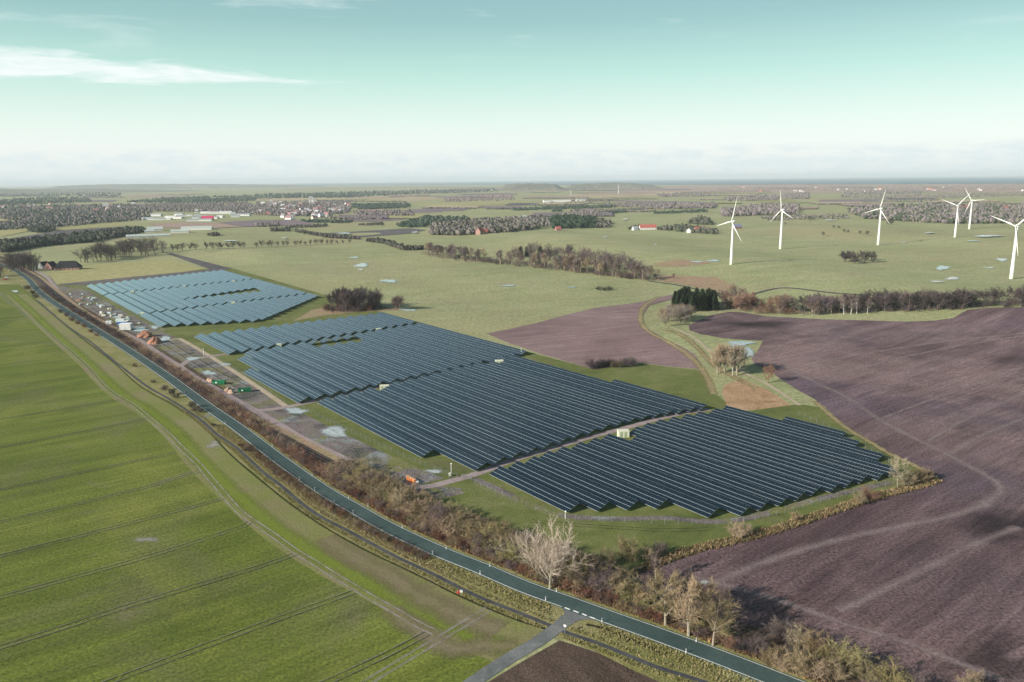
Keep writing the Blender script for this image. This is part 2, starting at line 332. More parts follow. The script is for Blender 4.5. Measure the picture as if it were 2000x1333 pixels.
def smooth_line(pts, step=4.0):
    """Catmull-Rom through world points, resampled"""
    P = [Vector((p[0], p[1])) for p in pts]; out = []
    Q = [P[0] * 2 - P[1]] + P + [P[-1] * 2 - P[-2]]
    for i in range(1, len(Q) - 2):
        a, b, c, d = Q[i - 1:i + 3]; n = max(1, int((c - b).length / step))
        for k in range(n):
            t = k / n
            out.append(0.5 * ((2 * b) + (c - a) * t + (2 * a - 5 * b + 4 * c - d) * t * t + (3 * b - a - 3 * c + d) * t ** 3))
    out.append(P[-1]); return out
def pxline(px, step=4.0): return smooth_line([G(*p) for p in px], step)
def offs(line, d):
    """offset to the right of travel by d"""
    out = []
    for i, p in enumerate(line):
        t = (line[min(i + 1, len(line) - 1)] - line[max(i - 1, 0)]).normalized(); out.append(p + Vector((t.y, -t.x)) * d)
    return out
_cnt = [0]
def zoff(P, lay):
    """height of a sheet above the land: layers a little apart, wider where the land rolls or lies far off"""
    d = (Vector((P[0], P[1]))).length; v = P[0] * .799 + P[1] * .602; e = (_cnt[0] % 19) * 0.0006
    a = max(sstep((v - 290) / 130), sstep((d - 620) / 160)); b_ = sstep((d - 1250) / 300)
    return lay * (0.012 + 0.043 * a + 0.3 * b_) + 0.10 * a + e
def strip(name, line, w0, w1, mat, lay, parent=None):
    """ribbon from offset w0 to w1 (right of travel), following the land; UV v runs across"""
    _cnt[0] += 1; A = offs(line, w0); B = offs(line, w1); v = []; f = []; uv = []; s_ = 0
    for i, (a, b) in enumerate(zip(A, B)):
        if i: s_ += (line[i] - line[i - 1]).length
        c = (a + b) / 2; mid_ = zoff(c, lay)
        for k, p in enumerate((a, c, b)): v.append((p.x, p.y, hgt(p.x, p.y) + mid_)); uv.append((s_, k / 2))
    for i in range(len(A) - 1):
        k = 3 * i; f += [(k, k + 1, k + 4, k + 3), (k + 1, k + 2, k + 5, k + 4)]
    me = bpy.data.meshes.new(name); me.from_pydata(v, [], f); me.materials.append(MATS[mat])
    ul = me.uv_layers.new(name='UVMap')
    for lp in me.loops: ul.data[lp.index].uv = uv[lp.vertex_index]
    me.polygons.foreach_set('use_smooth', [True] * len(f)); me.update()
    o = ob(name, me, parent)
    if parent is None: struct(o)
    return o
def sheet(name, pts, mat, lay, grid=12.0, parent=None):
    """field laid on the land: outline in world metres, inner points on the same lattice as the ground"""
    _cnt[0] += 1; P = [Vector((p[0], p[1])) for p in pts]; c = sum(P, Vector((0, 0))) / len(P)
    rolling = c.length < 1300 and max(p.length for p in P) < 2500 and (max(p.x * .799 + p.y * .602 for p in P) > 295 or max(p.length for p in P) > 640)
    zf = lambda p: hgt(p.x, p.y) + zoff(p, lay)
    if rolling:
        dense = []
        for i, p in enumerate(P):
            q = P[(i + 1) % len(P)]; n = max(1, int((q - p).length / grid))
            dense += [p.lerp(q, k / n) for k in range(n)]
        n = len(dense); xs = [p.x for p in dense]; ys = [p.y for p in dense]; vv = list(dense)
        def inside(x, y):
            r = False; j = n - 1
            for i in range(n):
                if (dense[i].y > y) != (dense[j].y > y) and x < (dense[j].x - dense[i].x) * (y - dense[i].y) / (dense[j].y - dense[i].y) + dense[i].x: r = not r
                j = i
            return r
        for gx in range(int(min(xs) // grid), int(max(xs) // grid) + 1):
            for gy in range(int(min(ys) // grid), int(max(ys) // grid) + 1):
                if inside(gx * grid, gy * grid): vv.append(Vector((gx * grid, gy * grid)))
        r = delaunay_2d_cdt(vv, [(i, (i + 1) % n) for i in range(n)], [list(range(n))], 1, 0.01)
        V = [(p.x, p.y, zf(p)) for p in r[0]]; F = []
        for t in r[2]:
            a, b, c_ = (Vector(r[0][i]) for i in t[:3])
            F.append(t if (b - a).cross(c_ - a) > 0 else t[::-1])
    else:
        area = sum(P[i].x * P[(i + 1) % len(P)].y - P[(i + 1) % len(P)].x * P[i].y for i in range(len(P)))
        if area < 0: P.reverse()
        V = [(p.x, p.y, zf(p)) for p in P]; F = [tuple(range(len(P)))]
    me = bpy.data.meshes.new(name); me.from_pydata(V, [], F); me.materials.append(MATS[mat])
    me.polygons.foreach_set('use_smooth', [True] * len(F)); me.update()
    o = ob(name, me, parent)
    if parent is None: struct(o)
    return o
def pxs(px): return [G(*p) for p in px]
def blob_sheet(name, cx, cy, rx, ry, mat, lay, seed=0, n=22, wob=0.3):
    """rounded irregular patch given by its centre and half sizes in the view; UV v = 0 at rim, 0.5 at centre"""
    _cnt[0] += 1; rnd = random.Random(seed * 131 + int(cx)); c = G(cx, cy)
    ph = [rnd.uniform(0, 6.28) for _ in range(4)]
    v = []; 
    for ring in (0.0, 0.5, 1.0):
        for i in range(n):
            a = 2 * math.pi * i / n; k = 1 + wob * (0.5 * math.sin(2 * a + ph[0]) + 0.35 * math.sin(3 * a + ph[1]) + 0.3 * math.sin(5 * a + ph[2]) + .2 * math.sin(9 * a + ph[3]))
            p = G(cx + rx * ring * k * math.cos(a), cy + ry * ring * k * math.sin(a)); v.append((p.x, p.y, p.z + zoff(c, lay)))
    f = []
    for r_ in (0, 1):
        for i in range(n):
            j = (i + 1) % n
            q = (n * r_ + i, n * r_ + j, n * (r_ + 1) + j, n * (r_ + 1) + i)
            f.append(q if r_ else (0 * n + i, n + j, n + i) if False else q)
    me = bpy.data.meshes.new(name); me.from_pydata(v, [], f); me.materials.append(MATS[mat])
    ul = me.uv_layers.new(name='UVMap')
    for lp in me.loops: ul.data[lp.index].uv = (0.0, 0.5 - 0.25 * (lp.vertex_index // n))
    me.flip_normals(); me.update()
    return struct(ob(name, me))

# ================================================================== SETTING
def build_ground():
    g = 12.0
    xs = [g * i for i in range(-30, 101)]; ys = [g * i for i in range(-6, 165)]
    step = g
    while xs[-1] < 60000: step *= 1.45; xs.append(xs[-1] + step)
    step = g
    while xs[0] > -60000: step *= 1.45; xs.insert(0, xs[0] - step)
    step = g
    while ys[-1] < 46000: step *= 1.4; ys.append(ys[-1] + step)
    step = g
    while ys[0] > -3000: step *= 1.6; ys.insert(0, ys[0] - step)
    n = len(xs); v = [(x, y, hgt(x, y)) for y in ys for x in xs]
    f = [(j * n + i, j * n + i + 1, (j + 1) * n + i + 1, (j + 1) * n + i) for j in range(len(ys) - 1) for i in range(n - 1)]
    me = bpy.data.meshes.new('ground'); me.from_pydata(v, [], f); me.materials.append(MATS['meadow'])
    me.polygons.foreach_set('use_smooth', [True] * len(f)); me.update(); struct(ob('ground', me))
build_ground()

# sea beyond the coast
sea = [(560, 363.5), (760, 362), (1000, 361.5), (1250, 361.5), (1500, 361), (1750, 360), (2000, 359.5), (2400, 357)]
sp_ = [G(*p) for p in sea]
far = [Vector((60000, 45500, 0)), Vector((-12000, 45500, 0))]
me = bpy.data.meshes.new('sea'); pts = [(p.x, p.y, 3.0) for p in sp_ + far]; me.from_pydata(pts, [], [tuple(range(len(pts)))])
me.materials.append(MATS['sea_water']); me.update(); struct(ob('sea', me))

# ---- lines that order the scene
ROAD_L = [(1640, 1395), (1487, 1333), (1387, 1294), (1281, 1254), (1176, 1216), (1097, 1187), (1012, 1156), (927, 1119), (842, 1084), (750, 1040), (690, 1006), (612, 959), (532, 901),
          (450, 837), (387, 792), (312, 735), (237, 683), (155, 630), (112, 603), (82, 582), (62, 563), (50, 548), (34, 536), (12, 524), (-40, 508), (-140, 490)]
road = pxline(ROAD_L, 3.0)                 # travels away from the camera: right of travel is the hedge side
RW = 5.4
CYC = [(1560, 1400), (1366, 1330), (1281, 1303), (1175, 1260), (1108, 1237), (1078, 1224), (1012, 1197), (927, 1163), (842, 1120), (775, 1089), (725, 1062), (675, 1035), (625, 1009), (587, 982), (550, 950), (512, 921), (462, 875),
       (425, 850), (395, 823), (362, 800), (325, 777), (287, 755), (250, 727), (212, 697), (175, 667), (135, 640), (100, 612), (72, 588)]
cyc = pxline(CYC, 3.0)
RAIL = [(30, 520), (70, 542), (93, 561), (127, 588), (160, 612), (195, 632), (225, 650), (250, 667), (287, 692), (325, 716), (362, 741), (400, 765), (437, 790), (475, 815), (550, 853), (625, 893), (667, 914), (760, 960), (870, 1012)]
rail = pxline(RAIL, 4.0)
TRK = [(62, 528), (80, 535), (93, 543), (103, 556), (120, 576), (135, 591), (165, 612), (202, 634), (240, 650), (275, 667), (312, 692), (350, 716), (387, 741), (425, 762), (462, 783), (500, 804), (537, 825), (587, 855), (650, 886), (700, 910), (737, 927), (770, 941),
       (797, 949), (824, 952), (851, 948), (878, 941), (905, 934), (950, 919), (1000, 900), (1075, 877), (1150, 855), (1225, 835), (1287, 818), (1332, 808), (1385, 800)]
trk = pxline(TRK, 4.0)

# ---- fields (lower layers first)
EDGE = [(92, 604), (135, 641), (175, 671), (212, 701), (240, 727), (272, 754), (307, 774), (342, 794), (377, 817), (397, 834), (425, 858), (450, 889), (500, 927), (537, 962), (575, 992), (612, 1017), (650, 1039), (700, 1069), (750, 1094), (800, 1117), (850, 1144), (900, 1167), (950, 1189), (1000, 1209), (1034, 1222), (1060, 1232)]
fieldpts = pxs([(-900, 560), (-300, 556), (0, 556), (38, 556), (60, 575)] + EDGE + [(1012, 1264), (970, 1291), (902, 1333), (800, 1400)])
sheet('crop_field', fieldpts + [Vector((-60, 60, 0)), Vector((-700, 60, 0))], 'winter_crop', 1)
# headland band along the cycle path, paler and stonier
hl = pxline([(1066, 1236), (1000, 1212), (900, 1170), (800, 1121), (700, 1073), (612, 1021), (537, 966), (450, 893), (397, 838), (342, 798), (272, 757), (212, 705), (135, 645), (92, 608), (50, 575)], 4.0)
strip('crop_headland', hl, -15.5, 0.3, 'headland_crop', 2)
strip('crop_headland', hl, -14.5, -5.5, 'bright_crop', 3)
strip('crop_headland', pxline([(980, 1230), (900, 1198), (830, 1165), (760, 1120), (690, 1080), (640, 1048)], 4.0), -7, 5, 'pale_margin', 4)
strip('crop_headland', pxline([(1010, 1262), (950, 1260), (890, 1270), (830, 1240), (760, 1190)], 4.0), -5, 5, 'pale_margin', 4)
blob_sheet('bare_patch', 285, 1054, 30, 9, 'rut_pale', 4, 1)
blob_sheet('bare_patch', 418, 869, 20, 13, 'rut_pale', 4, 2)
# verge from the field edge to beyond the railway
verge = [G(*p) for p in EDGE[::-1]] + pxs([(60, 575), (38, 556), (-200, 530)]) + [Vector((p.x, p.y, 0)) for p in offs(road, 7.0)[::-12]] + pxs([(1500, 1420), (1302, 1338), (1239, 1311), (1161, 1272), (1097, 1249)])
sheet('verge', verge, 'verge_grass', 2)
sheet('ploughed_field', pxs([(1093, 1251), (1161, 1273), (1225, 1298), (1302, 1335), (1440, 1400), (1500, 1440), (900, 1440), (953, 1333), (1012, 1297)]), 'plough_near', 1)
strip('bank', road, RW + 0.5, RW + 13.0, 'leaf_litter', 3)
big_left = [(1345, 637), (1362, 628), (1390, 616), (1425, 610), (1450, 611), (1500, 619), (1600, 624), (1700, 627), (1775, 629), (1825, 627), (1862, 622), (1877, 613), (1890, 606), (1925, 602), (2000, 601), (2300, 598)]
big_low = [(2300, 1400), (1950, 1440), (1760, 1370), (1600, 1312), (1500, 1275), (1400, 1232), (1330, 1200), (1270, 1165), (1237, 1125), (1300, 1096), (1350, 1078), (1425, 1061), (1500, 1042), (1575, 1018), (1650, 993), (1712, 973), (1800, 951), (1835, 938), (1820, 923), (1775, 901), (1737, 883), (1700, 861), (1662, 838), (1640, 823),
           (1612, 796), (1587, 778), (1555, 761), (1525, 741), (1500, 723), (1475, 713), (1467, 703), (1472, 695), (1482, 682), (1490, 666), (1462, 665), (1412, 661), (1367, 653), (1347, 646)]
sheet('ploughed_field', pxs(big_left + big_low), 'plough', 2)
small = [(950, 652), (1000, 642), (1050, 631), (1100, 617), (1162, 602), (1212, 596), (1250, 591), (1287, 581), (1330, 573), (1307, 587), (1268, 597), (1256, 615), (1253, 632), (1265, 643), (1300, 663), (1332, 678), (1357, 693), (1367, 708), (1374, 722), (1312, 717), (1250, 709), (1212, 715), (1160, 722), (1112, 708), (1050, 690), (1015, 677), (1000, 673)]
sheet('ploughed_field', pxs(small), 'plough_small', 2)
for k, (px, w) in enumerate([([(1507, 697), (1525, 706), (1550, 726), (1600, 751), (1662, 781), (1717, 820), (1775, 851), (1850, 888), (1905, 918), (1945, 941), (1955, 962), (1920, 985)], 5.0),
              ([(1507, 697), (1520, 682), (1546, 668), (1535, 659), (1500, 655)], 2.0),
              ([(1725, 817), (1850, 772), (2000, 718), (2100, 690)], 3.0), ([(1812, 862), (1900, 815), (2000, 770), (2100, 735)], 3.5),
              ([(1390, 1140), (1500, 1096), (1650, 1052), (1850, 1010), (1930, 985)], 5.0), ([(1640, 1195), (1675, 1178), (1780, 1125), (1850, 1090), (1925, 1055), (1990, 1030)], 4.5),
              ([(1360, 1128), (1440, 1150), (1500, 1166), (1562, 1187), (1650, 1219), (1750, 1249), (1840, 1282), (1960, 1330)], 4.0),
              ([(1555, 720), (1700, 690), (1850, 668), (2000, 652)], 4.0), ([(1600, 745), (1760, 700), (1900, 672), (2050, 650)], 4.0), ([(1850, 890), (1920, 850), (2010, 815)], 4.0)]):
    strip('tilled_band', pxline(px, 4.0), -w / 2, w / 2, 'plough_light', 4)
blob_sheet('wet_and_shade_soil', 1960, 1028, 150, 52, 'plough_wet_and_shade', 3, 5, wob=0.25)
blob_sheet('wet_and_shade_soil', 1930, 1290, 150, 60, 'plough_wet_and_shade', 3, 6, wob=0.5)  # darkening of the view's corner, painted into the soil colour
blob_sheet('wet_and_shade_soil', 1480, 634, 120, 14, 'plough_wet_and_shade', 3, 7, wob=0.2)  # darker patch near the far edge of the ploughed field
blob_sheet('wet_and_shade_soil', 1270, 1120, 70, 24, 'plough_wet_and_shade', 3, 8, wob=0.2)  # cast shade of the roadside trees, painted onto the field
# solar park ground, meadow strip around it, muddy yard along the track
sheet('park_grass', pxs([(110, 556), (165, 552), (445, 522), (640, 578), (740, 608), (1005, 680), (1160, 722), (1212, 716), (1250, 710), (1312, 718), (1374, 723), (1400, 770), (1440, 806), (1560, 790), (1612, 797), (1640, 824), (1700, 862), (1775, 902), (1835, 938), (1712, 974), (1575, 1019), (1425, 1062), (1300, 1097), (1237, 1125), (1150, 1112), (1000, 1060), (880, 1010), (700, 915), (500, 808), (300, 690), (120, 580)]), 'green_grass', 1)
sheet('muddy_yard', pxs([(108, 560), (162, 564), (225, 600), (312, 646), (360, 668), (440, 712), (500, 752), (565, 795), (640, 832), (740, 880), (830, 920), (870, 935), (800, 950), (737, 926), (650, 884), (587, 853), (500, 802), (425, 760), (350, 714), (275, 665), (202, 632), (135, 588)]), 'mud', 2)
for o_, a_, b_, mt_ in ((-4.2, 60, 250, 'rut_dark'), (-7.4, 40, 180, 'rut_pale'), (-9.0, 90, 230, 'rut_dark'), (-12.5, 110, 215, 'rut_pale'), (-3.2, 20, 120, 'rut_pale'), (-14.0, 120, 200, 'rut_dark')):
    ln_ = trk[a_:min(b_, len(trk) - 70)]
    if len(ln_) > 3: strip('wheel_track', ln_, o_ - .45, o_ + .45, mt_, 4)
blob_sheet('muddy_verge', 850, 962, 60, 11, 'mud', 3, 3)
strip('dirt_track', trk, -1.9, 1.9, 'track_dirt', 4)
strip('dirt_track', pxline([(500, 803), (532, 800), (587, 790), (650, 775), (725, 760), (800, 742), (875, 727), (950, 711), (1012, 694)], 4.0), -2.0, 2.0, 'track_dirt', 4)
strip('dirt_track', pxline([(352, 716), (370, 704), (400, 698), (440, 692)], 3.0), -1.7, 1.7, 'track_dirt', 5)
strip('dirt_track', pxline([(310, 672), (345, 662), (362, 668), (400, 690), (440, 715), (500, 754), (560, 795)], 3.0), -1.4, 1.4, 'path_pale', 4)
strip('dirt_track', pxline([(925, 935), (985, 962), (1050, 992), (1100, 1008), (1200, 1014), (1300, 1012), (1390, 1020), (1470, 1010), (1600, 975), (1740, 942)], 3.0), -1.5, 1.5, 'mud', 3)
for a in (-0.9, 0.9): strip('wheel_track', pxline([(1040, 1018), (1100, 1024), (1200, 1031), (1300, 1036), (1385, 1034)], 3.0), a - .25, a + .25, 'rut_dark', 4)
# junction of fields north of the park
sheet('reed_patch', pxs([(1410, 770), (1415, 752), (1450, 742), (1500, 762), (1546, 792), (1500, 798), (1425, 805)]), 'orange_scrub', 3)
strip('dry_margin', pxline([(1290, 580), (1262, 600), (1257, 628), (1275, 650), (1310, 668), (1345, 690), (1370, 712), (1390, 740), (1402, 770)], 4.0), -1, 5, 'dry_edge', 3)
strip('footpath', pxline([(1310, 640), (1350, 657), (1370, 672), (1387, 687), (1425, 712), (1450, 727), (1500, 752), (1562, 792)], 4.0), -1.0, 1.0, 'path_pale', 4)
strip('dry_margin', pxline([(1300, 645), (1330, 655), (1362, 680), (1390, 710), (1430, 735), (1480, 760)], 4.0), -3, 3, 'dry_edge', 3)
strip('dry_margin', pxline([(1240, 1116), (1300, 1092), (1350, 1074), (1425, 1057), (1500, 1038), (1575, 1014), (1650, 989), (1712, 969), (1800, 947), (1828, 937), (1775, 905), (1737, 887), (1700, 865), (1640, 828), (1590, 784)], 4.0), -1.8, 2.2, 'dry_edge', 4)
sheet('reed_patch', pxs([(1277, 515), (1325, 507), (1375, 511), (1390, 515), (1325, 522), (1280, 522)]), 'reed', 2)
sheet('reed_patch', pxs([(1282, 537), (1400, 542), (1440, 560), (1412, 572), (1387, 567), (1337, 557), (1275, 547)]), 'reed', 2)
strip('farm_track', pxline([(1269, 550), (1325, 558), (1387, 571), (1450, 578), (1530, 563), (1640, 574), (1760, 578), (2000, 580)], 6.0), -2, 2, 'asphalt_dark', 3)
sheet('heap_ground', pxs([(590, 618), (610, 605), (640, 600), (780, 602), (790, 606), (700, 610), (640, 615), (570, 628)]), 'reed', 3)
# patchwork of distant fields
FF = [('field_far_olive', [(107, 447), (230, 435), (262, 442), (112, 451)]), ('field_far_grey', [(0, 470), (112, 452), (250, 443), (275, 446), (212, 456), (67, 472), (0, 476)]),
      ('field_far_pink', [(287, 438), (375, 435), (425, 436), (475, 444), (412, 447), (312, 446)]), ('field_far_purple', [(425, 435), (500, 431), (575, 430), (620, 439), (550, 442), (475, 444)]),
      ('field_far_pink', [(235, 385), (325, 379), (400, 379), (350, 383), (275, 387)]), ('field_far_olive', [(0, 429), (82, 427), (107, 429), (0, 436)]), ('field_far_olive', [(0, 450), (50, 444), (57, 452), (0, 464)]),
      ('field_far_olive', [(95, 536), (150, 521), (330, 507), (400, 526), (300, 540), (130, 555), (112, 557)]),
      ('field_far_tan', [(500, 388), (675, 385), (800, 382), (875, 388), (800, 394), (675, 391), (500, 393)]), ('field_far_purple', [(687, 425), (795, 425), (787, 430), (725, 434), (662, 432)]),
      ('field_far_purple', [(800, 410), (875, 407), (862, 415), (807, 417)]), ('field_far_pink', [(865, 384), (1000, 380), (1000, 387), (870, 394)]), ('field_far_grey', [(630, 457), (800, 447), (832, 450), (800, 457), (700, 465), (650, 466)]),
      ('field_far_purple', [(832, 440), (925, 430), (987, 430), (925, 440)]), ('field_far_tan', [(1100, 382), (1225, 375), (1375, 372), (1325, 382), (1150, 388)]),
      ('field_far_pink', [(1050, 367), (1300, 364), (1700, 363), (2000, 362), (2200, 362), (2200, 375), (2000, 376), (1500, 378), (1200, 374), (1050, 372)]), ('field_far_purple', [(1175, 391), (1375, 395), (1375, 400), (1250, 397)]),
      ('field_far_tan', [(700, 373), (860, 371), (1000, 369), (1000, 374), (850, 377), (700, 378)]), ('field_far_pink', [(690, 411), (730, 407), (760, 411), (700, 415)]), ('field_far_olive', [(800, 398), (1000, 392), (1050, 398), (830, 404)]),
      ('field_far_purple', [(1600, 391), (1780, 388), (1780, 393), (1600, 397)]), ('field_far_olive', [(1160, 405), (1290, 402), (1300, 411), (1190, 412)])]
for mt_, px in FF: sheet('distant_field', pxs(px), mt_, 2)
RF = random.Random(77); FARHEDGE = []
for k in range(120):      # narrow fields of the open plain, most of them tan or olive, with hedges on some edges
    y = 365.5 + 60 * RF.random() ** 1.6; x = RF.uniform(320 if y > 392 else 0, 2050); w = RF.uniform(45, 170); h = (y - 354) * RF.uniform(.05, .11); sk = RF.uniform(-25, 25); tl = RF.uniform(-.02, .012)
    if 270 < x < 700 and 393 < y < 432 or 1380 < x + w / 2 < 1580 and y > 400 or x > 1560 and y > 402: continue
    q = [(x - w / 2, y - tl * w / 2), (x + w / 2, y + tl * w / 2), (x + w / 2 + sk, y + h + tl * w / 2), (x - w / 2 + sk, y + h - tl * w / 2)]
    sheet('distant_field', pxs(q), RF.choice(['field_far_tan', 'field_far_olive', 'field_far_pink', 'field_far_olive', 'field_far_purple', 'field_far_tan', 'field_far_grey'] if y > 385 else ['field_far_tan', 'field_far_pink', 'field_far_pink', 'field_far_purple', 'field_far_olive', 'field_far_purple']), 3 + .06 * k)
    if RF.random() < .6: FARHEDGE.append(([(q[3][0], q[3][1]), (q[2][0], q[2][1]), (q[2][0], q[2][1] + .9), (q[3][0], q[3][1] + .9)], int(w * .8), (4, 8)))
sheet('ploughed_strip', pxs([(110, 556), (410, 527), (320, 494), (335, 495), (452, 525), (425, 532), (162, 558)]), 'field_far_grey', 3)
strip('farm_track', pxline([(330, 493), (450, 488), (560, 482), (640, 477), (715, 472)], 8.0), -2, 2, 'rut_dark', 3)

# ---- road, paths, railway
rd = strip('road', road, -0.35, RW + 0.35, 'asphalt', 9)
JA, JB = G(1098, 1187), G(1140, 1203)
def split_edge(line, a, b):
    i0 = min(range(len(line)), key=lambda i: (line[i] - Vector((a.x, a.y))).length); i1 = min(range(len(line)), key=lambda i: (line[i] - Vector((b.x, b.y))).length)
    lo, hi = sorted((i0, i1)); return line[:lo + 1], line[hi:]
for w_ in (0.55, 2.0, 3.0, 4.4): strip('wheel_wear', road, w_ - .05, w_ + .75, 'asphalt_worn', 10, rd)
e0, e1 = split_edge(road, G(1145, 1205), JA)
for e in (e0, e1): strip('edge_line', e, 0.0, 0.22, 'marking_white', 11, rd)
strip('edge_line', road, RW - 0.16, RW, 'marking_white', 11, rd)
for a, b in (((1103, 1188), (1113, 1192)), ((1120, 1194), (1130, 1198)), ((1137, 1200), (1146, 1204)), ((1153, 1206.5), (1162, 1210))):
    strip('give_way_dash', [Vector(G(*a)[:2]), Vector(G(*b)[:2])], -0.2, 0.25, 'white_paint', 12, rd)
strip('road_shoulder', road, RW + 0.35, RW + 1.7, 'verge_grass', 4)
side = pxline([(1128, 1192), (1116, 1204), (1104, 1213), (1094, 1223), (1070, 1240), (1043, 1259), (995, 1286), (925, 1333), (850, 1390)], 3.0)
strip('side_road', side, -1.75, 1.75, 'asphalt_pale', 7)
sheet('side_road', pxs([(1096, 1186), (1168, 1213), (1150, 1211), (1130, 1213), (1117, 1220), (1104, 1228), (1083, 1222), (1096, 1212), (1101, 1204), (1102, 1196)]), 'asphalt_pale', 8)
strip('cycle_path', cyc, -0.62, 0.62, 'asphalt_dark', 6)
strip('crossing_path', pxline([(377, 818), (395, 816), (412, 811)], 2.0), -1.2, 1.2, 'asphalt_pale', 4)
strip('ditch', pxline([(1066, 1230), (1000, 1208), (900, 1166), (800, 1116), (700, 1068), (612, 1016), (537, 961), (450, 888), (397, 833), (342, 793), (272, 753), (212, 700), (135, 641), (92, 604)], 3.0), -0.45, 0.45, 'ditch_soil', 4)
strip('ditch', pxline([(1070, 1190), (1000, 1163), (930, 1132), (868, 1108)], 3.0), -0.3, 0.3, 'ditch_soil', 4)
strip('ditch', pxline([(1300, 1279), (1225, 1246), (1180, 1228), (1145, 1220)], 3.0), -0.7, 0.7, 'ditch_soil', 4)
strip('ditch', pxline([(1142, 1085), (1180, 1108), (1230, 1120), (1275, 1105), (1330, 1084), (1380, 1070)], 3.0), -1.6, 1.6, 'ditch_soil', 4)
rb = strip('railway_bed', rail, -1.9, 1.9, 'ballast', 6)
strip('rail_bank', rail, -5.2, -1.7, 'reed', 5)
strip('rail_bank', rail, 1.7, 4.5, 'leaf_litter', 5)
b = MB(); L = 0
for i in range(1, len(rail)):
    seg = rail[i] - rail[i - 1]; t = seg.normalized(); nrm = Vector((t.y, -t.x)); k = 0.0
    while k < seg.length:
        c = rail[i - 1] + t * k; P = [c + t * a + nrm * q for a, q in ((-.13, -1.3), (.13, -1.3), (.13, 1.3), (-.13, 1.3))]
        b.hexa([(p.x, p.y, .05) for p in P], [(p.x, p.y, .2) for p in P]); k += 0.9
stuff(ob('sleepers', b.mesh('sleepers', 'sleeper_wood'), rb))
for s_ in (-0.75, 0.75):
    b = MB(); A = offs(rail, s_ - .06); B = offs(rail, s_ + .06)
    for i in range(len(A) - 1):
        q = [A[i], B[i], B[i + 1], A[i + 1]]; b.hexa([(p.x, p.y, .2) for p in q], [(p.x, p.y, .36) for p in q])
    ob('rail', b.mesh('rail', 'rail_steel'), rb)

# ---- wheel tracks in the crop
HEAD = [(3, 572), (15, 590), (32, 600), (57, 622), (75, 636), (100, 656), (140, 688), (172, 718), (200, 751), (225, 771), (262, 793), (292, 818), (325, 846), (355, 876), (385, 904), (405, 928), (425, 951), (450, 981), (475, 1006), (500, 1023), (537, 1048), (575, 1076), (612, 1098), (650, 1123), (690, 1146), (725, 1168), (762, 1188), (812, 1218), (850, 1236)]
hd = pxline(HEAD, 3.0)
for a in (-0.95, 0.95): strip('wheel_track', hd, a - .35, a + .35, 'rut_pale', 5)
TR = [[(391, 921), (275, 955), (130, 990), (0, 1020), (-200, 1066)], [(436, 975), (250, 1024), (0, 1087), (-200, 1137)], [(489, 1020), (475, 1029), (300, 1085), (150, 1127), (0, 1168), (-200, 1221)],
      [(577, 1083), (500, 1110), (250, 1185), (112, 1231), (-150, 1312)], [(692, 1157), (600, 1190), (500, 1226), (330, 1290), (150, 1358)], [(835, 1238), (760, 1278), (640, 1334), (520, 1385)], [(345, 885), (240, 907), (125, 931), (0, 957), (-150, 985)],
      [(292, 817), (200, 836), (100, 856), (0, 875)], [(238, 781), (120, 800), (0, 820)], [(955, 1190), (880, 1236), (800, 1284), (700, 1345)]]
for px in TR:
    ln = pxline(px, 4.0)
    for a in (-0.9, 0.9):
        strip('wheel_track', ln, a - .3, a + .3, 'rut_dark' if px[0][0] != 955 else 'rut_pale', 5)
        strip('wheel_track', ln, a + .28, a + .52, 'rut_pale', 6)
for px in ([(1020, 662), (1180, 640)],): pass

# ---- standing water and ice
for k, (x, y, rx, ry) in enumerate([(706, 519, 18, 4), (692, 504, 10, 2), (704, 527, 6, 1.5), (760, 550, 19, 3.8), (993, 559, 16, 1.8), (1118, 562, 10, 1.5), (1841, 524, 18, 4.2), (1860, 545, 18, 3.2), (1830, 551, 15, 2.2), (1957, 508, 12, 3.6), (1930, 463, 30, 2.4), (1815, 457, 11, 1.2),
        (1765, 475, 5, 1), (1932, 524, 11, 1.4), (1360, 512, 14, 1.8), (1393, 510, 17, 1.9), (1182, 464, 6, 1), (450, 472, 14, 1.2), (672, 458, 14, 1.5), (810, 456, 8, 1.3), (555, 467, 6, 1), (1026, 424, 13, 1), (1221, 430, 6, 1), (1620, 432, 12, 1), (900, 490, 6, 1), (1280, 478, 4, .8), (1900, 472, 14, 1), (797, 606, 20, 2),
        (275, 644, 18, 5), (303, 639, 12, 4), (230, 620, 14, 2.5), (180, 583, 9, 2), (195, 597, 8, 2), (376, 701, 15, 4), (408, 729, 16, 5), (578, 803, 26, 7), (652, 844, 34, 11), (30, 570, 8, 2), (1445, 672, 26, 7), (1462, 690, 14, 10), (1150, 1137, 3, 1), (1372, 1138, 16, 3.5), (322, 662, 14, 5), (848, 921, 20, 4), (440, 712, 12, 3)]):
    blob_sheet('puddle', x, y, rx, ry, 'puddle_ice', 6, k, wob=0.35)

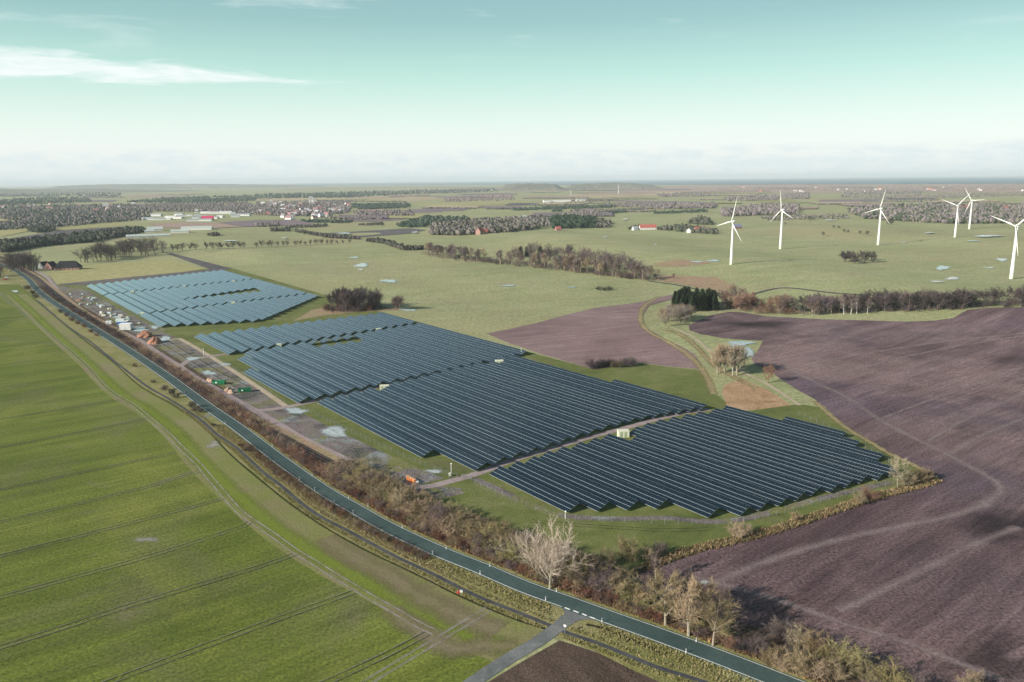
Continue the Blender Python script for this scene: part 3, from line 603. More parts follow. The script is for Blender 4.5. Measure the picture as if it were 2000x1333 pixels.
# ---- distant hills
def hill(px0, px1, dist, tops, depth, mat='hill_cover'):
    """a ridge between two bearings with its crest at the given picture heights"""
    n = len(tops); b = MB(); rows = []
    N = (n - 1) * 6
    for j in range(9):
        t = j / 8; row = []
        for i in range(N + 1):
            k = i / 6; a = int(min(k, n - 2)); fr = k - a; ty = tops[a] * (1 - fr) + tops[a + 1] * fr
            px = px0 + (px1 - px0) * i / N; d = ray(px, ty); d = d / Vector((d.x, d.y)).length
            r_ = dist + depth * (t - 0.5); top = CH + d.z * dist
            e = math.sin(math.pi * t) ** 0.8 * min(1, i / 5, (N - i) / 5)
            row.append(len(b.v)); b.v.append((d.x * r_, d.y * r_, top * e + (2.0 * math.sin(i * 2.3 + j) + 2 * math.sin(i * 5.1)) * e - 0.5))
        rows.append(row)
    for j in range(8):
        for i in range(N): b.f.append((rows[j][i], rows[j][i + 1], rows[j + 1][i + 1], rows[j + 1][i])); b.mi.append(0)
    return struct(ob('hills', b.mesh('hills', mat, True)))
hill(60, 640, 17000, [366, 363, 360.5, 360, 359.5, 359.5, 359.8, 361, 361.5, 362.5], 3500)
hill(-500, 420, 11000, [371, 370, 369, 368, 368, 370, 369.5, 371, 373], 2500)
hill(965, 1110, 7600, [363, 360, 358.3, 358.6, 360, 363], 900)
hill(1090, 1300, 8200, [363, 360, 358.5, 357, 358, 361, 363], 900)
hill(1280, 2300, 9000, [363, 362, 361, 360.5, 361, 360, 359.5, 360, 359, 359], 900, 'field_far_pink')

# ================================================================== SOLAR PARK
def ordn(k):
    w = ['first', 'second', 'third', 'fourth', 'fifth', 'sixth', 'seventh', 'eighth', 'ninth', 'tenth', 'eleventh', 'twelfth', 'thirteenth', 'fourteenth', 'fifteenth', 'sixteenth', 'seventeenth', 'eighteenth', 'nineteenth', 'twentieth']
    return w[k] if k < 20 else '%dth' % (k + 1)
TILT = math.radians(21); MODW, MODH, NH = 1.02, 1.74, 3
CT, ST = math.cos(TILT), math.sin(TILT)
def solar_row(u0, u1, v, label, group, detail):
    n = max(2, int(round((u1 - u0) / MODW))); L = n * MODW; D = NH * MODH; z0 = 0.75
    loc = U2 * (u1 - L) + V2 * v; tj = TILT + math.radians(random.gauss(0, .35)); CT, ST = math.cos(tj), math.sin(tj)
    t = thing('solar_row', label, 'solar panels', (loc.x, loc.y, 0), UA, group)
    def P(x, s, h=0.0): return (x, s * CT - h * ST, z0 + s * ST + h * CT)
    fr = MB(); fr.hexa([P(0, 0, -.05), P(L, 0, -.05), P(L, D, -.05), P(0, D, -.05)], [P(0, 0), P(L, 0), P(L, D), P(0, D)])
    ob('frame', fr.mesh('frame', 'aluminium'), t)
    gl = MB(); ga, gb = 0.018, 0.085
    for i in range(n):
        for j in range(NH):
            x0, x1, s0, s1 = i * MODW + ga, (i + 1) * MODW - ga * .4, j * MODH + gb * .5, (j + 1) * MODH - gb * .5
            if detail: gl.hexa([P(x0, s0, .002), P(x1, s0, .002), P(x1, s1, .002), P(x0, s1, .002)], [P(x0, s0, .02), P(x1, s0, .02), P(x1, s1, .02), P(x0, s1, .02)])
            else: gl.face([P(x0, s0, .015), P(x1, s0, .015), P(x1, s1, .015), P(x0, s1, .015)])
    stuff(ob('panels', gl.mesh('panels', 'panel_glass'), t))
    sp = MB(); x = 1.2
    while x < L:
        sp.box(x - .05, x + .05, 0.95 * CT - .05, 0.95 * CT + .05, 0, z0 + .95 * ST - .06); sp.box(x - .05, x + .05, 4.05 * CT - .05, 4.05 * CT + .05, 0, z0 + 4.05 * ST - .06)
        a, c = P(x, 0.4, -.12), P(x, 4.6, -.12); sp.tube(a, c, .04, .04, 4); x += 4.2 if detail else 6.0
    stuff(ob('support_posts', sp.mesh('support_posts', 'steel_post'), t))
    return t
z3 = lambda x, y: (1000 + x / 4, 900 + y / 4); z4 = lambda x, y: (1500 + x / 4, 900 + y / 4); z7 = lambda x, y: (1000 + x / 4, 600 + y / 4)
z6 = lambda x, y: (500 + x / 4, 600 + y / 4); z8 = lambda x, y: (1500 + x / 4, 600 + y / 4)
B4 = [UVof(*p) for p in (z3(430, 405), z3(665, 395), z3(895, 385), z3(1125, 375), z3(1530, 445), z3(1780, 430), z3(1925, 390), z4(80, 355), z4(215, 315), z4(335, 275), z4(485, 248), z4(600, 212), z4(712, 178), z4(850, 152), z4(955, 122), z8(845, 1210), z8(660, 1105), z8(555, 1030))]
u0_4 = UVof(952, 928)[0]
for k, (u, v) in enumerate(B4):
    a = u0_4 + [0, -.5, -1, -1.5, -2, -2.2, -2.4, -2.5, 5.5, -1.5, -2.5, -2.5, -2, -1, 0, 1, 2, 0][k]
    if k == 17: a = UVof(1530, 823)[0]
    solar_row(a, u, v, 'dark blue solar panel table, %s row from the road in the nearest solar field' % ordn(k), 'solar rows of the nearest field', True)
B3 = [UVof(*p) for p in (z6(1250, 1185), z6(1710, 1278), z6(1850, 1235), z7(-20, 1190), z7(105, 1155), z7(230, 1115), z7(355, 1075), z7(470, 1035), z7(585, 1000), z7(695, 965), z7(805, 935), z7(905, 908), z7(1005, 885), z7(1105, 865), z7(1195, 848), z7(1290, 835), z7(1380, 820), z7(1465, 808))]
s3, s3b = UVof(597, 792), UVof(1003, 696)
for k, (u, v) in enumerate(B3):
    a = s3[0] + (s3b[0] - s3[0]) * (v - s3[1]) / (s3b[1] - s3[1])
    if k in (4, 13): a += 5
    if k == 0: v += 2.2
    if k == 17: a = UVof(1226, 742)[0]
    solar_row(a, u, v, 'navy solar table, %s row from the road in the second field behind the lane' % ordn(k), 'solar rows of the second field', True)
def lerpv(v, v0, a, v1, b): return a + (b - a) * (v - v0) / (v1 - v0)
for k in range(18):
    v = 131.0 + 8.2 * k
    # third field: in front of and behind its narrow gap
    e2a = lerpv(v, 138, -462, 269, -478); e2b = lerpv(v, 132, -337, 265, -350.5)
    a = e2a + 4.5
    if k == 0: a = -412
    if k == 1: a = -446
    nm = 'teal solar table, third field row %s from the railway, ' % ordn(k)
    if 7 <= k <= 10:
        solar_row(a, -457.5, v, nm + 'short piece behind the hole', 'solar rows of the third field', False)
        solar_row(-447 + (k - 7), e2b, v, nm + 'long piece before the hole', 'solar rows of the third field', False)
    else: solar_row(a, e2b, v, nm + 'before its narrow gap', 'solar rows of the third field', False)
    if k >= 1: solar_row(-531, e2a, v, nm + 'beyond its narrow gap', 'solar rows of the third field', False)
    # far field, pale with reflected sky
    nm = 'pale solar table, farthest field row %s from the railway, ' % ordn(k)
    a0 = lerpv(v, 130, -872, 280, -919); e1a = lerpv(v, 131, -789, 273, -812); e1b = lerpv(v, 131, -652, 275, -672)
    e1c = lerpv(v, 131, -584, 192, -561) if v < 192 else lerpv(v, 192, -561, 276, -651)
    solar_row(a0, e1a, v, nm + 'rear section', 'solar rows of the farthest field', False)
    if 6 <= k <= 14:
        h0 = lerpv(v, 185, -714, 248, -738); h1 = lerpv(v, 185, -709, 248, -714)
        solar_row(e1a + 4, h0, v, nm + 'middle piece behind the hole', 'solar rows of the farthest field', False)
        solar_row(h1, e1b, v, nm + 'middle piece before the hole', 'solar rows of the farthest field', False)
    else: solar_row(e1a + 4, e1b, v, nm + 'unbroken middle section', 'solar rows of the farthest field', False)
    if e1c - e1b > 8: solar_row(e1b + 4, e1c, v, nm + 'front section', 'solar rows of the farthest field', False)

def cabin(px, py, label, w=2.6, l=4.2, h=2.4, rz=0.1):
    t = thing('transformer_cabin', label, 'cabin', G(px, py), rz, 'transformer cabins among the solar rows')
    b = MB(); b.box(-l / 2, l / 2, -w / 2, w / 2, 0, h); ob('wall', b.mesh('wall', 'cream_paint'), t)
    b = MB(); b.box(-l / 2 - .12, l / 2 + .12, -w / 2 - .12, w / 2 + .12, h, h + .22); ob('roof', b.mesh('roof', 'cream_paint'), t)
    for x in (-1.0, 0.7):
        b = MB(); b.box(x - .5, x + .5, -w / 2 - .05, -w / 2 - .003, .15, 2.2); d = ob('door', b.mesh('door', 'cabin_green'), t)
    b = MB(); b.box(l / 2 + .003, l / 2 + .05, -.7, .7, .6, 1.9); ob('vent_grille', b.mesh('vent_grille', 'cabin_green'), t)
for px, py, lb in ((1217, 853, 'cream transformer cabin at the lane side of the nearest solar field'), (975, 713, 'cream transformer cabin at the far end of the upper gravel lane'), (751, 763, 'cream transformer cabin beside the middle of the upper gravel lane'),
                   (545, 679, 'small white cabin near the railway end of the third field gap'), (739, 648, 'small white cabin near the meadow end of the third field gap'), (360, 563, 'small pale cabin halfway along the rear gap of the farthest field'),
                   (259, 574, 'small pale cabin at the railway end of the rear gap of the farthest field'), (457, 553, 'small pale cabin at the meadow end of the rear gap of the farthest field'), (456, 595, 'small pale cabin in the front gap of the farthest field'), (279, 616, 'small pale cabin at the railway end of the front gap of the farthest field')):
    cabin(px, py, lb, *((2.7, 4.3, 2.4) if py > 700 else (2.0, 3.2, 2.0)))

# ================================================================== WIND TURBINES
def blade_mesh(R):
    b = MB(); secs = []
    for t, ch, th in ((0.0, .8, .8), (.06, .8, .75), (.2, 1.7, .5), (.45, 1.15, .3), (.75, .68, .17), (.97, .32, .08), (1.0, .1, .03)):
        ring = []
        for i in range(8):
            a = 2 * math.pi * i / 8; ring.append(len(b.v)); b.v.append((ch * (.5 * math.cos(a) + (.0 if t < .1 else .18)), th * .5 * math.sin(a), .8 + t * (R - .8)))
        secs.append(ring)
    for A, B in zip(secs, secs[1:]):
        for i in range(8): j = (i + 1) % 8; b.f.append((A[i], A[j], B[j], B[i])); b.mi.append(0)
    b.f.append(tuple(secs[-1])); b.mi.append(0)
    return b.mesh('blade', 'turbine_white', True)
WN = Vector((-.93, -.36)); WRZ = math.atan2(WN.x, -WN.y) * -1
WRZ = math.atan2(WN.y, WN.x) + math.pi / 2
def turbine(base, hub, R, a0, label, group, far=False):
    P = G(*base); d = (P - CAM); dist = d.dot(FWD)
    H = None; zz = 40.0
    for _ in range(20):       # hub height seen above the base
        v = P + Vector((0, 0, zz)) - CAM; y = 666.5 - FPX * v.dot(UPV) / v.dot(FWD); zz += (y - hub[1]) * v.dot(FWD) / FPX
    H = zz
    t = thing('wind_turbine', label, 'wind turbine', P, WRZ, group); k = H / 53.0
    b = MB(); n = 16; zs = [(0, 2.0), (.12, 1.85), (.5, 1.5), (1.0, 1.0)]; rings = []
    for z, r in zs:
        rings.append([len(b.v) + i for i in range(n)])
        for i in range(n): a = 2 * math.pi * i / n; b.v.append((r * k * math.cos(a), r * k * math.sin(a), z * (H - 1.2 * k)))
    for q, (A, B) in enumerate(zip(rings, rings[1:])):
        for i in range(n): j = (i + 1) % n; b.f.append((A[i], A[j], B[j], B[i])); b.mi.append(1 if q == 0 else 0)
    ob('tower', b.mesh('tower', ['turbine_white', 'turbine_base'], True), t)
    b = MB(); prof = [(-1.6, 1.2), (-.6, 1.75), (.8, 1.85), (2.6, 1.6), (4.2, 1.0), (5.0, .3)]; rings = []
    for y, r in prof:
        rings.append([len(b.v) + i for i in range(12)])
        for i in range(12): a = 2 * math.pi * i / 12; b.v.append((r * k * math.cos(a), y * k, H + r * k * math.sin(a)))
    for A, B in zip(rings, rings[1:]):
        for i in range(12): j = (i + 1) % 12; b.f.append((A[j], A[i], B[i], B[j])); b.mi.append(0)
    b.f.append(tuple(rings[0])); b.f.append(tuple(reversed(rings[-1]))); b.mi += [0, 0]
    ob('nacelle', b.mesh('nacelle', 'turbine_white', True), t)
    b = MB(); rings = []
    for y, r in ((-1.7, 1.15), (-2.6, 1.2), (-3.3, .9), (-3.7, .35)):
        rings.append([len(b.v) + i for i in range(12)])
        for i in range(12): a = 2 * math.pi * i / 12; b.v.append((r * k * math.cos(a), y * k, H + r * k * math.sin(a)))
    for A, B in zip(rings, rings[1:]):
        for i in range(12): j = (i + 1) % 12; b.f.append((A[i], A[j], B[j], B[i])); b.mi.append(0)
    b.f.append(tuple(rings[-1])); b.mi.append(0)
    ob('hub', b.mesh('hub', 'turbine_white', True), t)
    me = blade_mesh(R)
    for q in range(3):
        o = ob('blade', me, t, (0, -2.5 * k, H)); o.rotation_euler = (0, math.radians(a0 + 120 * q), 0)
TG = 'white wind turbines on the right-hand meadow'
turbine((1975, 545), (1984, 442), 29.5, 48, 'nearest white wind turbine, cut by the right picture edge', TG)
turbine((1428, 517), (1429, 433), 28.5, 17, 'leftmost big white wind turbine, beside the reedy hollow', TG)
turbine((1524, 487), (1525, 411), 29, -8, 'white wind turbine with one blade straight up, second from the left', TG)
turbine((1715, 479), (1717, 408), 29, 16, 'white wind turbine standing alone before the long bare wood', TG)
turbine((1865, 464), (1870, 402), 30, 47, 'white wind turbine overlapping the farther one near the right edge', TG)
turbine((1893, 448), (1896, 392), 29, -35, 'farther white wind turbine of the overlapping right-hand pair', TG)
turbine((1115, 383.5), (1115.5, 374), 16, 30, 'tiny far-off white wind turbine left of the bright strip field', 'small distant wind turbines')
turbine((1208, 379.5), (1208, 364), 22, 60, 'tiny far-off white wind turbine before the low coastal hill', 'small distant wind turbines')

# ================================================================== TREES AND BUSHES
def rvec(r): return Vector((r.gauss(0, 1), r.gauss(0, 1), r.gauss(0, 1))).normalized()
def bend_branch(mb, r, p, d, L, r0, r1, segs, sides, up, wob):
    """a bent tapering branch; returns its points and directions"""
    pts = [(p.copy(), d.copy(), r0)]
    for i in range(segs):
        d = (d + rvec(r) * wob + Vector((0, 0, up))).normalized(); q = p + d * (L / segs); ra = r0 + (r1 - r0) * i / segs; rb_ = r0 + (r1 - r0) * (i + 1) / segs
        mb.tube(p, q, ra, rb_, sides, False); p = q; pts.append((p.copy(), d.copy(), rb_))
    return pts
def side_dir(r, d, ang):
    q = d.orthogonal().normalized(); w = d.cross(q); a = r.uniform(0, 6.283); s = (q * math.cos(a) + w * math.sin(a))
    return (d * math.cos(ang) + s * math.sin(ang)).normalized()
def at_t(pts, t):
    k = t * (len(pts) - 1); i = min(int(k), len(pts) - 2); f = k - i
    return pts[i][0].lerp(pts[i + 1][0], f), pts[i][1].lerp(pts[i + 1][1], f).normalized(), pts[i][2] * (1 - f) + pts[i + 1][2] * f
def bare_tree(seed, limbs=13, l2=7, l3=8, l4=1, start=.28, spread=.55, trunk=.8, tw=.022, lean=0.05, slim=1.0, fork=False):
    """leafless tree 10 m high: returns trunk mesh (with limbs) and crown mesh (branches and twigs)"""
    r = random.Random(seed); T = MB(); C = MB(); H = 10.0
    tp = bend_branch(T, r, Vector((0, 0, -.2)), Vector((r.uniform(-lean, lean), r.uniform(-lean, lean), 1)).normalized(), H * trunk, .24, .05, 6, 6, .02, .07)
    for i in range(limbs):
        t = start / trunk + (1 - start / trunk) * ((i + r.random()) / limbs); p, d, ra = at_t(tp, min(t, .99)); hz = p.z / H
        L = H * spread * slim * (1.0 - .55 * abs((hz - .35) / .65)) * r.uniform(.7, 1.1)
        ang = math.radians(r.uniform(38, 68)) * (1.05 - .4 * hz)
        if fork and i < 2: L *= 1.5; ra *= 1.7; ang = math.radians(50)
        lp = bend_branch(T, r, p, side_dir(r, d, ang), L, min(ra * .62, .13), .025, 4, 4, .10, .12)
        for j in range(l2):
            p2, d2, r2 = at_t(lp, .2 + .8 * (j + r.random()) / l2 * .99)
            bp = bend_branch(C, r, p2, side_dir(r, d2, math.radians(r.uniform(25, 60))), L * r.uniform(.3, .5), max(.025, r2 * .6), .014, 2, 3, .08, .16)
            for k in range(l3):
                p3, d3, r3 = at_t(bp, .1 + .9 * (k + r.random()) / l3 * .99); e = p3 + side_dir(r, d3, math.radians(r.uniform(15, 60))) * r.uniform(.5, 1.1) * (.6 + L * .14) + Vector((0, 0, .12))
                C.cone3(p3, e, tw)
                for q in range(l4):
                    s_ = p3.lerp(e, r.uniform(.25, .7)); C.cone3(s_, s_ + side_dir(r, (e - p3).normalized(), math.radians(r.uniform(25, 60))) * r.uniform(.3, .65), tw * .85)
    return T.mesh('trunk', 'bark'), C.mesh('crown', 'twigs')
def bare_bush(seed, stems=11, l2=7, l3=8, l4=1, flat=1.0, tw=.02):
    """many-stemmed leafless bush about 4 m high and wide"""
    r = random.Random(seed); C = MB()
    for i in range(stems):
        a = r.uniform(0, 6.283); lean = r.uniform(.05, .95) * flat; d = Vector((math.cos(a) * lean, math.sin(a) * lean, 1)).normalized(); rr = r.uniform(0, .7)
        L = 3.6 * r.uniform(.75, 1.1) * (1 - .25 * lean)
        sp = bend_branch(C, r, Vector((math.cos(a) * rr, math.sin(a) * rr, -.1)), d, L, .05, .018, 3, 3, .02, .12)
        for j in range(l2):
            p2, d2, r2 = at_t(sp, .22 + .78 * (j + r.random()) / l2 * .99)
            bp = bend_branch(C, r, p2, side_dir(r, d2, math.radians(r.uniform(25, 65))), r.uniform(.7, 1.3), .022, .012, 1, 3, .1, .1)
            for k in range(l3):
                p3, d3, r3 = at_t(bp, r.uniform(.05, .99)); e = p3 + side_dir(r, d3, math.radians(r.uniform(15, 65))) * r.uniform(.35, .85)
                C.cone3(p3, e, tw)
                for q in range(l4):
                    s_ = p3.lerp(e, r.uniform(.3, .8)); C.cone3(s_, s_ + rvec(r) * r.uniform(.2, .45), tw * .85)
    return C.mesh('bush', 'twigs')
def conifer(seed):
    r = random.Random(seed); T = MB(); C = MB(); H = 10.0
    T.tube((0, 0, -.2), (0, 0, H * .95), .2, .03, 6, False)
    for i in range(26):
        z = .8 + (H - 1.0) * i / 26; L = 2.3 * (1 - z / H) ** .75 + .25; n = 8
        for k in range(n):
            a = 6.283 * k / n + r.uniform(-.3, .3) + i * .7; l = L * r.uniform(.75, 1.12); d = Vector((math.cos(a), math.sin(a), -.12 + .5 * z / H)); s = Vector((-math.sin(a), math.cos(a), 0))
            p = Vector((0, 0, z)); e = p + d * l; w = .2 + l * .2
            C.face([p, p + d * l * .55 + s * w, e, p + d * l * .55 - s * w]); C.face([p + d * l * .25 + Vector((0, 0, .16)), p + d * l * .7 + s * w * .7 - Vector((0, 0, .28)), e])
            for q in range(3):
                b0 = p + d * l * r.uniform(.35, .9); C.cone3(b0, b0 + (d * .5 + rvec(r) * .6) * .6, .07)
    return T.mesh('trunk', 'bark'), C.mesh('crown', 'twigs')
TREES = [bare_tree(11, 15, 8, 9, 1, .18, .55, tw=.032), bare_tree(12, 17, 8, 8, 1, .16, .5, tw=.032), bare_tree(13, 14, 9, 9, 1, .24, .6, .72, tw=.032), bare_tree(14, 18, 7, 9, 1, .2, .45, .85, tw=.032), bare_tree(15, 15, 8, 10, 1, .15, .6, .7, tw=.032)]
SLIM = [bare_tree(21, 20, 6, 7, 1, .32, .34, .92, tw=.034), bare_tree(22, 20, 6, 7, 1, .36, .30, .93, tw=.034), bare_tree(23, 18, 7, 7, 1, .28, .38, .9, tw=.034)]
HERO = bare_tree(33, 18, 9, 10, 2, .16, .74, .66, tw=.018, lean=.02, fork=True)
BUSH = [bare_bush(41, 14, 8, 9), bare_bush(42, 16, 8, 9, 1, .85), bare_bush(43, 13, 9, 9, 1, 1.15), bare_bush(44, 17, 8, 8, 1, .7), bare_bush(45, 15, 8, 9, 1, 1.0)]
CONE = [conifer(51), conifer(52), conifer(53)]
LBUSH = [bare_bush(61, 7, 4, 5, 1, 1.0, .032), bare_bush(62, 8, 4, 4, 1, .8, .032), bare_bush(63, 6, 5, 5, 1, 1.15, .032)]
LTREE = [bare_tree(71, 11, 5, 5, 1, .22, .55, tw=.045), bare_tree(72, 12, 5, 4, 1, .2, .5, tw=.045), bare_tree(73, 10, 5, 6, 1, .26, .58, .75, tw=.045)]
RT_ = random.Random(99)
def merged(name, items, label, cat):
    """one mass made of many plants that cannot be told apart: (template, place, size factor, widening, colour)"""
    V = []; F = []; Cc = []
    for tpls, P, s_, wd, col in items:
        a = RT_.uniform(0, 6.28); ca, sa = math.cos(a), math.sin(a); col = jit(col)
        for me in tpls:
            k = len(V)
            for v in me.vertices:
                x, y, z = v.co; V.append((P[0] + (x * ca - y * sa) * s_ * wd, P[1] + (x * sa + y * ca) * s_ * wd, P[2] + z * s_))
            Cc += [col] * len(me.vertices); F += [tuple(i + k for i in p.vertices) for p in me.polygons]
    me = bpy.data.meshes.new(name); me.from_pydata(V, [], F); me.materials.append(MATS['canopy'])
    ca_ = me.color_attributes.new('Col', 'FLOAT_COLOR', 'POINT'); ca_.data.foreach_set('color', [c for q in Cc for c in q]); me.update()
    o = stuff(ob(name, me)); o['label'] = label; o['category'] = cat; return o
def jit(c, a=.18): k = RT_.uniform(1 - a, 1 + a); return (min(1, c[0] * k * RT_.uniform(.93, 1.07)), min(1, c[1] * k), min(1, c[2] * k * RT_.uniform(.93, 1.07)), 1)
def put_tree(kind, P, h, col, label, group, bark=None, name='bare_tree', wide=1.0, rz=None):
    me = RT_.choice(kind) if isinstance(kind, list) else kind; s = h / 10.0; rz = RT_.uniform(0, 6.28) if rz is None else rz
    t = thing(name, label, 'tree', P, rz, group, (s * wide, s * wide, s))
    a = ob('trunk', me[0], t); a.color = jit(bark or col); b_ = ob('crown', me[1], t); b_.color = jit(col)
    return t
def put_bush(P, h, col, label, group, wide=1.0, name='bare_bush'):
    s = h / 4.0; o = ob(name, RT_.choice(BUSH), None, P, RT_.uniform(0, 6.28), (s * wide, s * wide, s)); o.color = jit(col); return tag(o, label, 'bush', group)
def inpoly(px):
    xs = [p[0] for p in px]; ys = [p[1] for p in px]; n = len(px)
    while True:
        x = RT_.uniform(min(xs), max(xs)); y = RT_.uniform(min(ys), max(ys)); r = False; j = n - 1
        for i in range(n):
            if (px[i][1] > y) != (px[j][1] > y) and x < (px[j][0] - px[i][0]) * (y - px[i][1]) / (px[j][1] - px[i][1]) + px[i][0]: r = not r
            j = i
        if r: return x, y
OLIVE = (.245, .192, .115); TAN = (.295, .228, .155); REDB = (.135, .070, .050); GREYP = (.150, .115, .108); DARKP = (.078, .062, .066); YEL = (.25, .222, .105); PALE = (.27, .235, .18); ORB = (.22, .13, .095); BLK = (.052, .045, .042)

# hedge between road and railway: low and thin far up the road, tall and dense towards the front
def along(line, step, seed):
    r = random.Random(seed); acc = 0; nxt = 0
    for i in range(1, len(line)):
        s = (line[i] - line[i - 1]).length
        while nxt <= acc + s:
            f = (nxt - acc) / s; t = (line[i] - line[i - 1]).normalized(); yield line[i - 1].lerp(line[i], f), Vector((t.y, -t.x)), r; nxt += step * r.uniform(.75, 1.25)
        acc += s
def pxof(P):
    v = P - CAM; z = v.dot(FWD); return 1000 + FPX * v.dot(RT) / z, 666.5 - FPX * v.dot(UPV) / z
HG = 'bushes of the hedge on the railway side of the road'
FARH = []; FILL = []
for p, nrm, r in along(road, 3.1, 5):
    x, y = pxof(Vector((p.x, p.y, 0)))
    if y > 1345 or x > 1500: continue
    dist = p.length
    if dist < 262:          # tall thicket
        for off in ((3.4, 6.6, 9.8, 13.0) if x < 1090 else ((3.2, 6.0, 9.0) if x < 1200 else (3.0, 5.6))):
            if x > 1190 and r.random() < .25: continue
            q = p + nrm * (RW + off + r.uniform(-1, 1)); h = r.uniform(3.8, 6.0) * (.55 if off < 3.5 else 1.0) * (.85 if x > 1180 else 1)
            col = r.choice([OLIVE, OLIVE, TAN, YEL, GREYP, OLIVE]) if off > 5 else r.choice([REDB, REDB, OLIVE, GREYP, ORB])
            lab = {0: 'reddish roadside bush of the tall front hedge', 1: 'olive bush deep in the tall front hedge'}[int(off > 5)]
            if r.random() < .8: FILL.append(((r.choice(LBUSH),), (q.x + r.uniform(-1.5, 1.5), q.y + r.uniform(-1.5, 1.5), 0), r.uniform(1.6, 3.2) / 4, 1.6, r.choice([REDB, REDB, DARKP, OLIVE, ORB, BLK])))
            lab += ', ' + ('left of the big pale tree' if x < 1000 else 'around the big pale tree' if x < 1120 else 'right of the big pale tree')
            put_bush((q.x, q.y, 0), h, col, lab, HG + (' front' if off > 5 else ' road edge'), r.uniform(1.25, 1.55))
    elif dist < 900:
        for off in ((2.2, 4.2, 6.0) if dist < 420 else (2.2, 4.4)):
            if r.random() < .2: continue
            q = p + nrm * (RW + off + r.uniform(-1, 1)); FARH.append(((r.choice(LBUSH),), (q.x, q.y, 0), r.uniform(2.0, 3.6) / 4, r.uniform(1.3, 1.8), r.choice([DARKP, REDB, GREYP, ORB, TAN, ORB] if dist < 560 else [DARKP, REDB, BLK, GREYP])))
merged('undergrowth', FILL, 'russet undergrowth filling the tall front hedge beside the road', 'undergrowth')
merged('hedge', FARH, 'low brown hedge running between road and railway up to the far bend', 'hedge')
# low reddish hedge between road and cycle path
LHI = []
for p, nrm, r in along(road, 1.3, 6):
    x, y = pxof(Vector((p.x, p.y, 0)))
    if 490 < x < 852 and y < 1090:
        for o_ in (1.7, 2.7, 3.7):
            q = p - nrm * (o_ + r.uniform(-.5, .5)); LHI.append(((r.choice(LBUSH),), (q.x, q.y, 0), r.uniform(1.2, 2.2) / 4, r.uniform(1.0, 1.4), r.choice([REDB, REDB, GREYP, DARKP, OLIVE])))
merged('hedge', LHI, 'low reddish hedge between the cycle path and the road', 'hedge')
for x, y, h in ((264, 717, 3), (322, 763, 3.5), (336, 772, 4), (345, 778, 3.2), (376, 797, 4), (384, 803, 3.5), (392, 806, 3), (120, 612, 4.5), (131, 619, 4.5), (142, 628, 5), (152, 634, 4), (165, 640, 4.5), (178, 650, 4), (190, 657, 3.5), (64, 575, 6), (55, 566, 7), (70, 583, 6), (470, 872, 2.0), (480, 882, 2.2), (300, 748, 2.2), (418, 833, 2)):
    put_bush(G(x, y), h * .8, RT_.choice([DARKP, BLK, REDB]), 'dark scrubby bush on the strip between cycle path and road', 'scrub on the cycle path strip', 1.3)

# single trees near the road
put_tree(HERO, G(1074, 1151), 13.5, (.40, .35, .28), 'big pale leafless tree with forked trunk standing in the roadside hedge', None, (.30, .26, .20), rz=2.6, wide=1.05)
put_tree(TREES, G(780, 1004), 8.0, TAN, 'small leafless tree with pale trunk rising from the hedge', None, PALE)
GT = 'leafless roadside trees right of the side road junction'
for x, y, h, c, lb in ((1300, 1222, 12, OLIVE, 'leafless olive tree with straight trunk, leftmost of the roadside clump'), (1345, 1243, 12, TAN, 'leafless forked tree in the middle of the roadside clump'), (1392, 1262, 10, OLIVE, 'leafless spreading tree at the right of the roadside clump'),
                       (1330, 1205, 11, GREYP, 'greyish leafless tree at the back left of the roadside clump'), (1372, 1225, 10.5, OLIVE, 'olive leafless tree at the back of the roadside clump'), (1418, 1245, 9, GREYP, 'grey leafless tree at the far right of the roadside clump')):
    put_tree(TREES, G(x, y), h, c, lb, GT, PALE, wide=1.15)
put_tree(SLIM, G(1281, 1143), 8, GREYP, 'slender pale-trunked young tree at the end of the field ditch', None, PALE)
put_tree(SLIM, G(1265, 1180), 7, GREYP, 'slender young tree standing in the dark gap of the hedge', None, PALE)
put_tree(TREES[3], G(1753, 952), 9.5, (.30, .26, .18), 'pale leafless tree at the corner of the nearest solar field', None, PALE)
GB = 'bushes along the near edge of the right ploughed field'
BX = [1520, 1560, 1588, 1655, 1562, 1590, 1500, 1740, 1800, 1900, 1480, 1450, 1690, 1630, 1545, 1530, 1610]
for x, y, h, c in ((1520, 1248, 5, GREYP), (1560, 1270, 5, TAN), (1588, 1278, 5.5, OLIVE), (1655, 1302, 6, YEL), (1562, 1318, 5.5, OLIVE), (1590, 1325, 5, TAN), (1500, 1300, 3.5, OLIVE), (1740, 1340, 5.5, YEL), (1800, 1352, 4, GREYP), (1900, 1358, 5, OLIVE), (1480, 1275, 4, GREYP), (1450, 1270, 3.5, DARKP), (1690, 1330, 4, OLIVE), (1630, 1328, 4.5, TAN), (1545, 1290, 4, BLK), (1530, 1310, 4, TAN), (1610, 1305, 4.5, YEL)):
    put_bush(G(x, y), h, c, {GREYP: 'grey', TAN: 'tan', OLIVE: 'olive', YEL: 'yellowish', DARKP: 'dark purplish', BLK: 'blackish'}[c] + ' leafless bush by the lower right road, %s in line from the left' % ordn(sorted(BX).index(x)), GB, 1.2)
GE = 'bushes on the grass bank beside the ploughed field'
for k, (x, y, h, c) in enumerate(((1185, 1105, 5, OLIVE), (1225, 1095, 6.5, (.23, .2, .11)), (1262, 1092, 4, TAN), (1290, 1085, 4, GREYP), (1440, 1052, 4.5, TAN), (1455, 1046, 4, TAN), (1680, 985, 4, TAN), (1697, 978, 4.5, ORB), (1770, 950, 5, TAN), (1785, 945, 5.5, OLIVE), (1805, 940, 4.5, OLIVE), (1555, 1018, 3, TAN), (1820, 935, 3, BLK))):
    put_bush(G(x, y), h, c, '%s thin bush from the road on the bank between solar fence and ploughed field' % ordn(k), GE, 1.1)

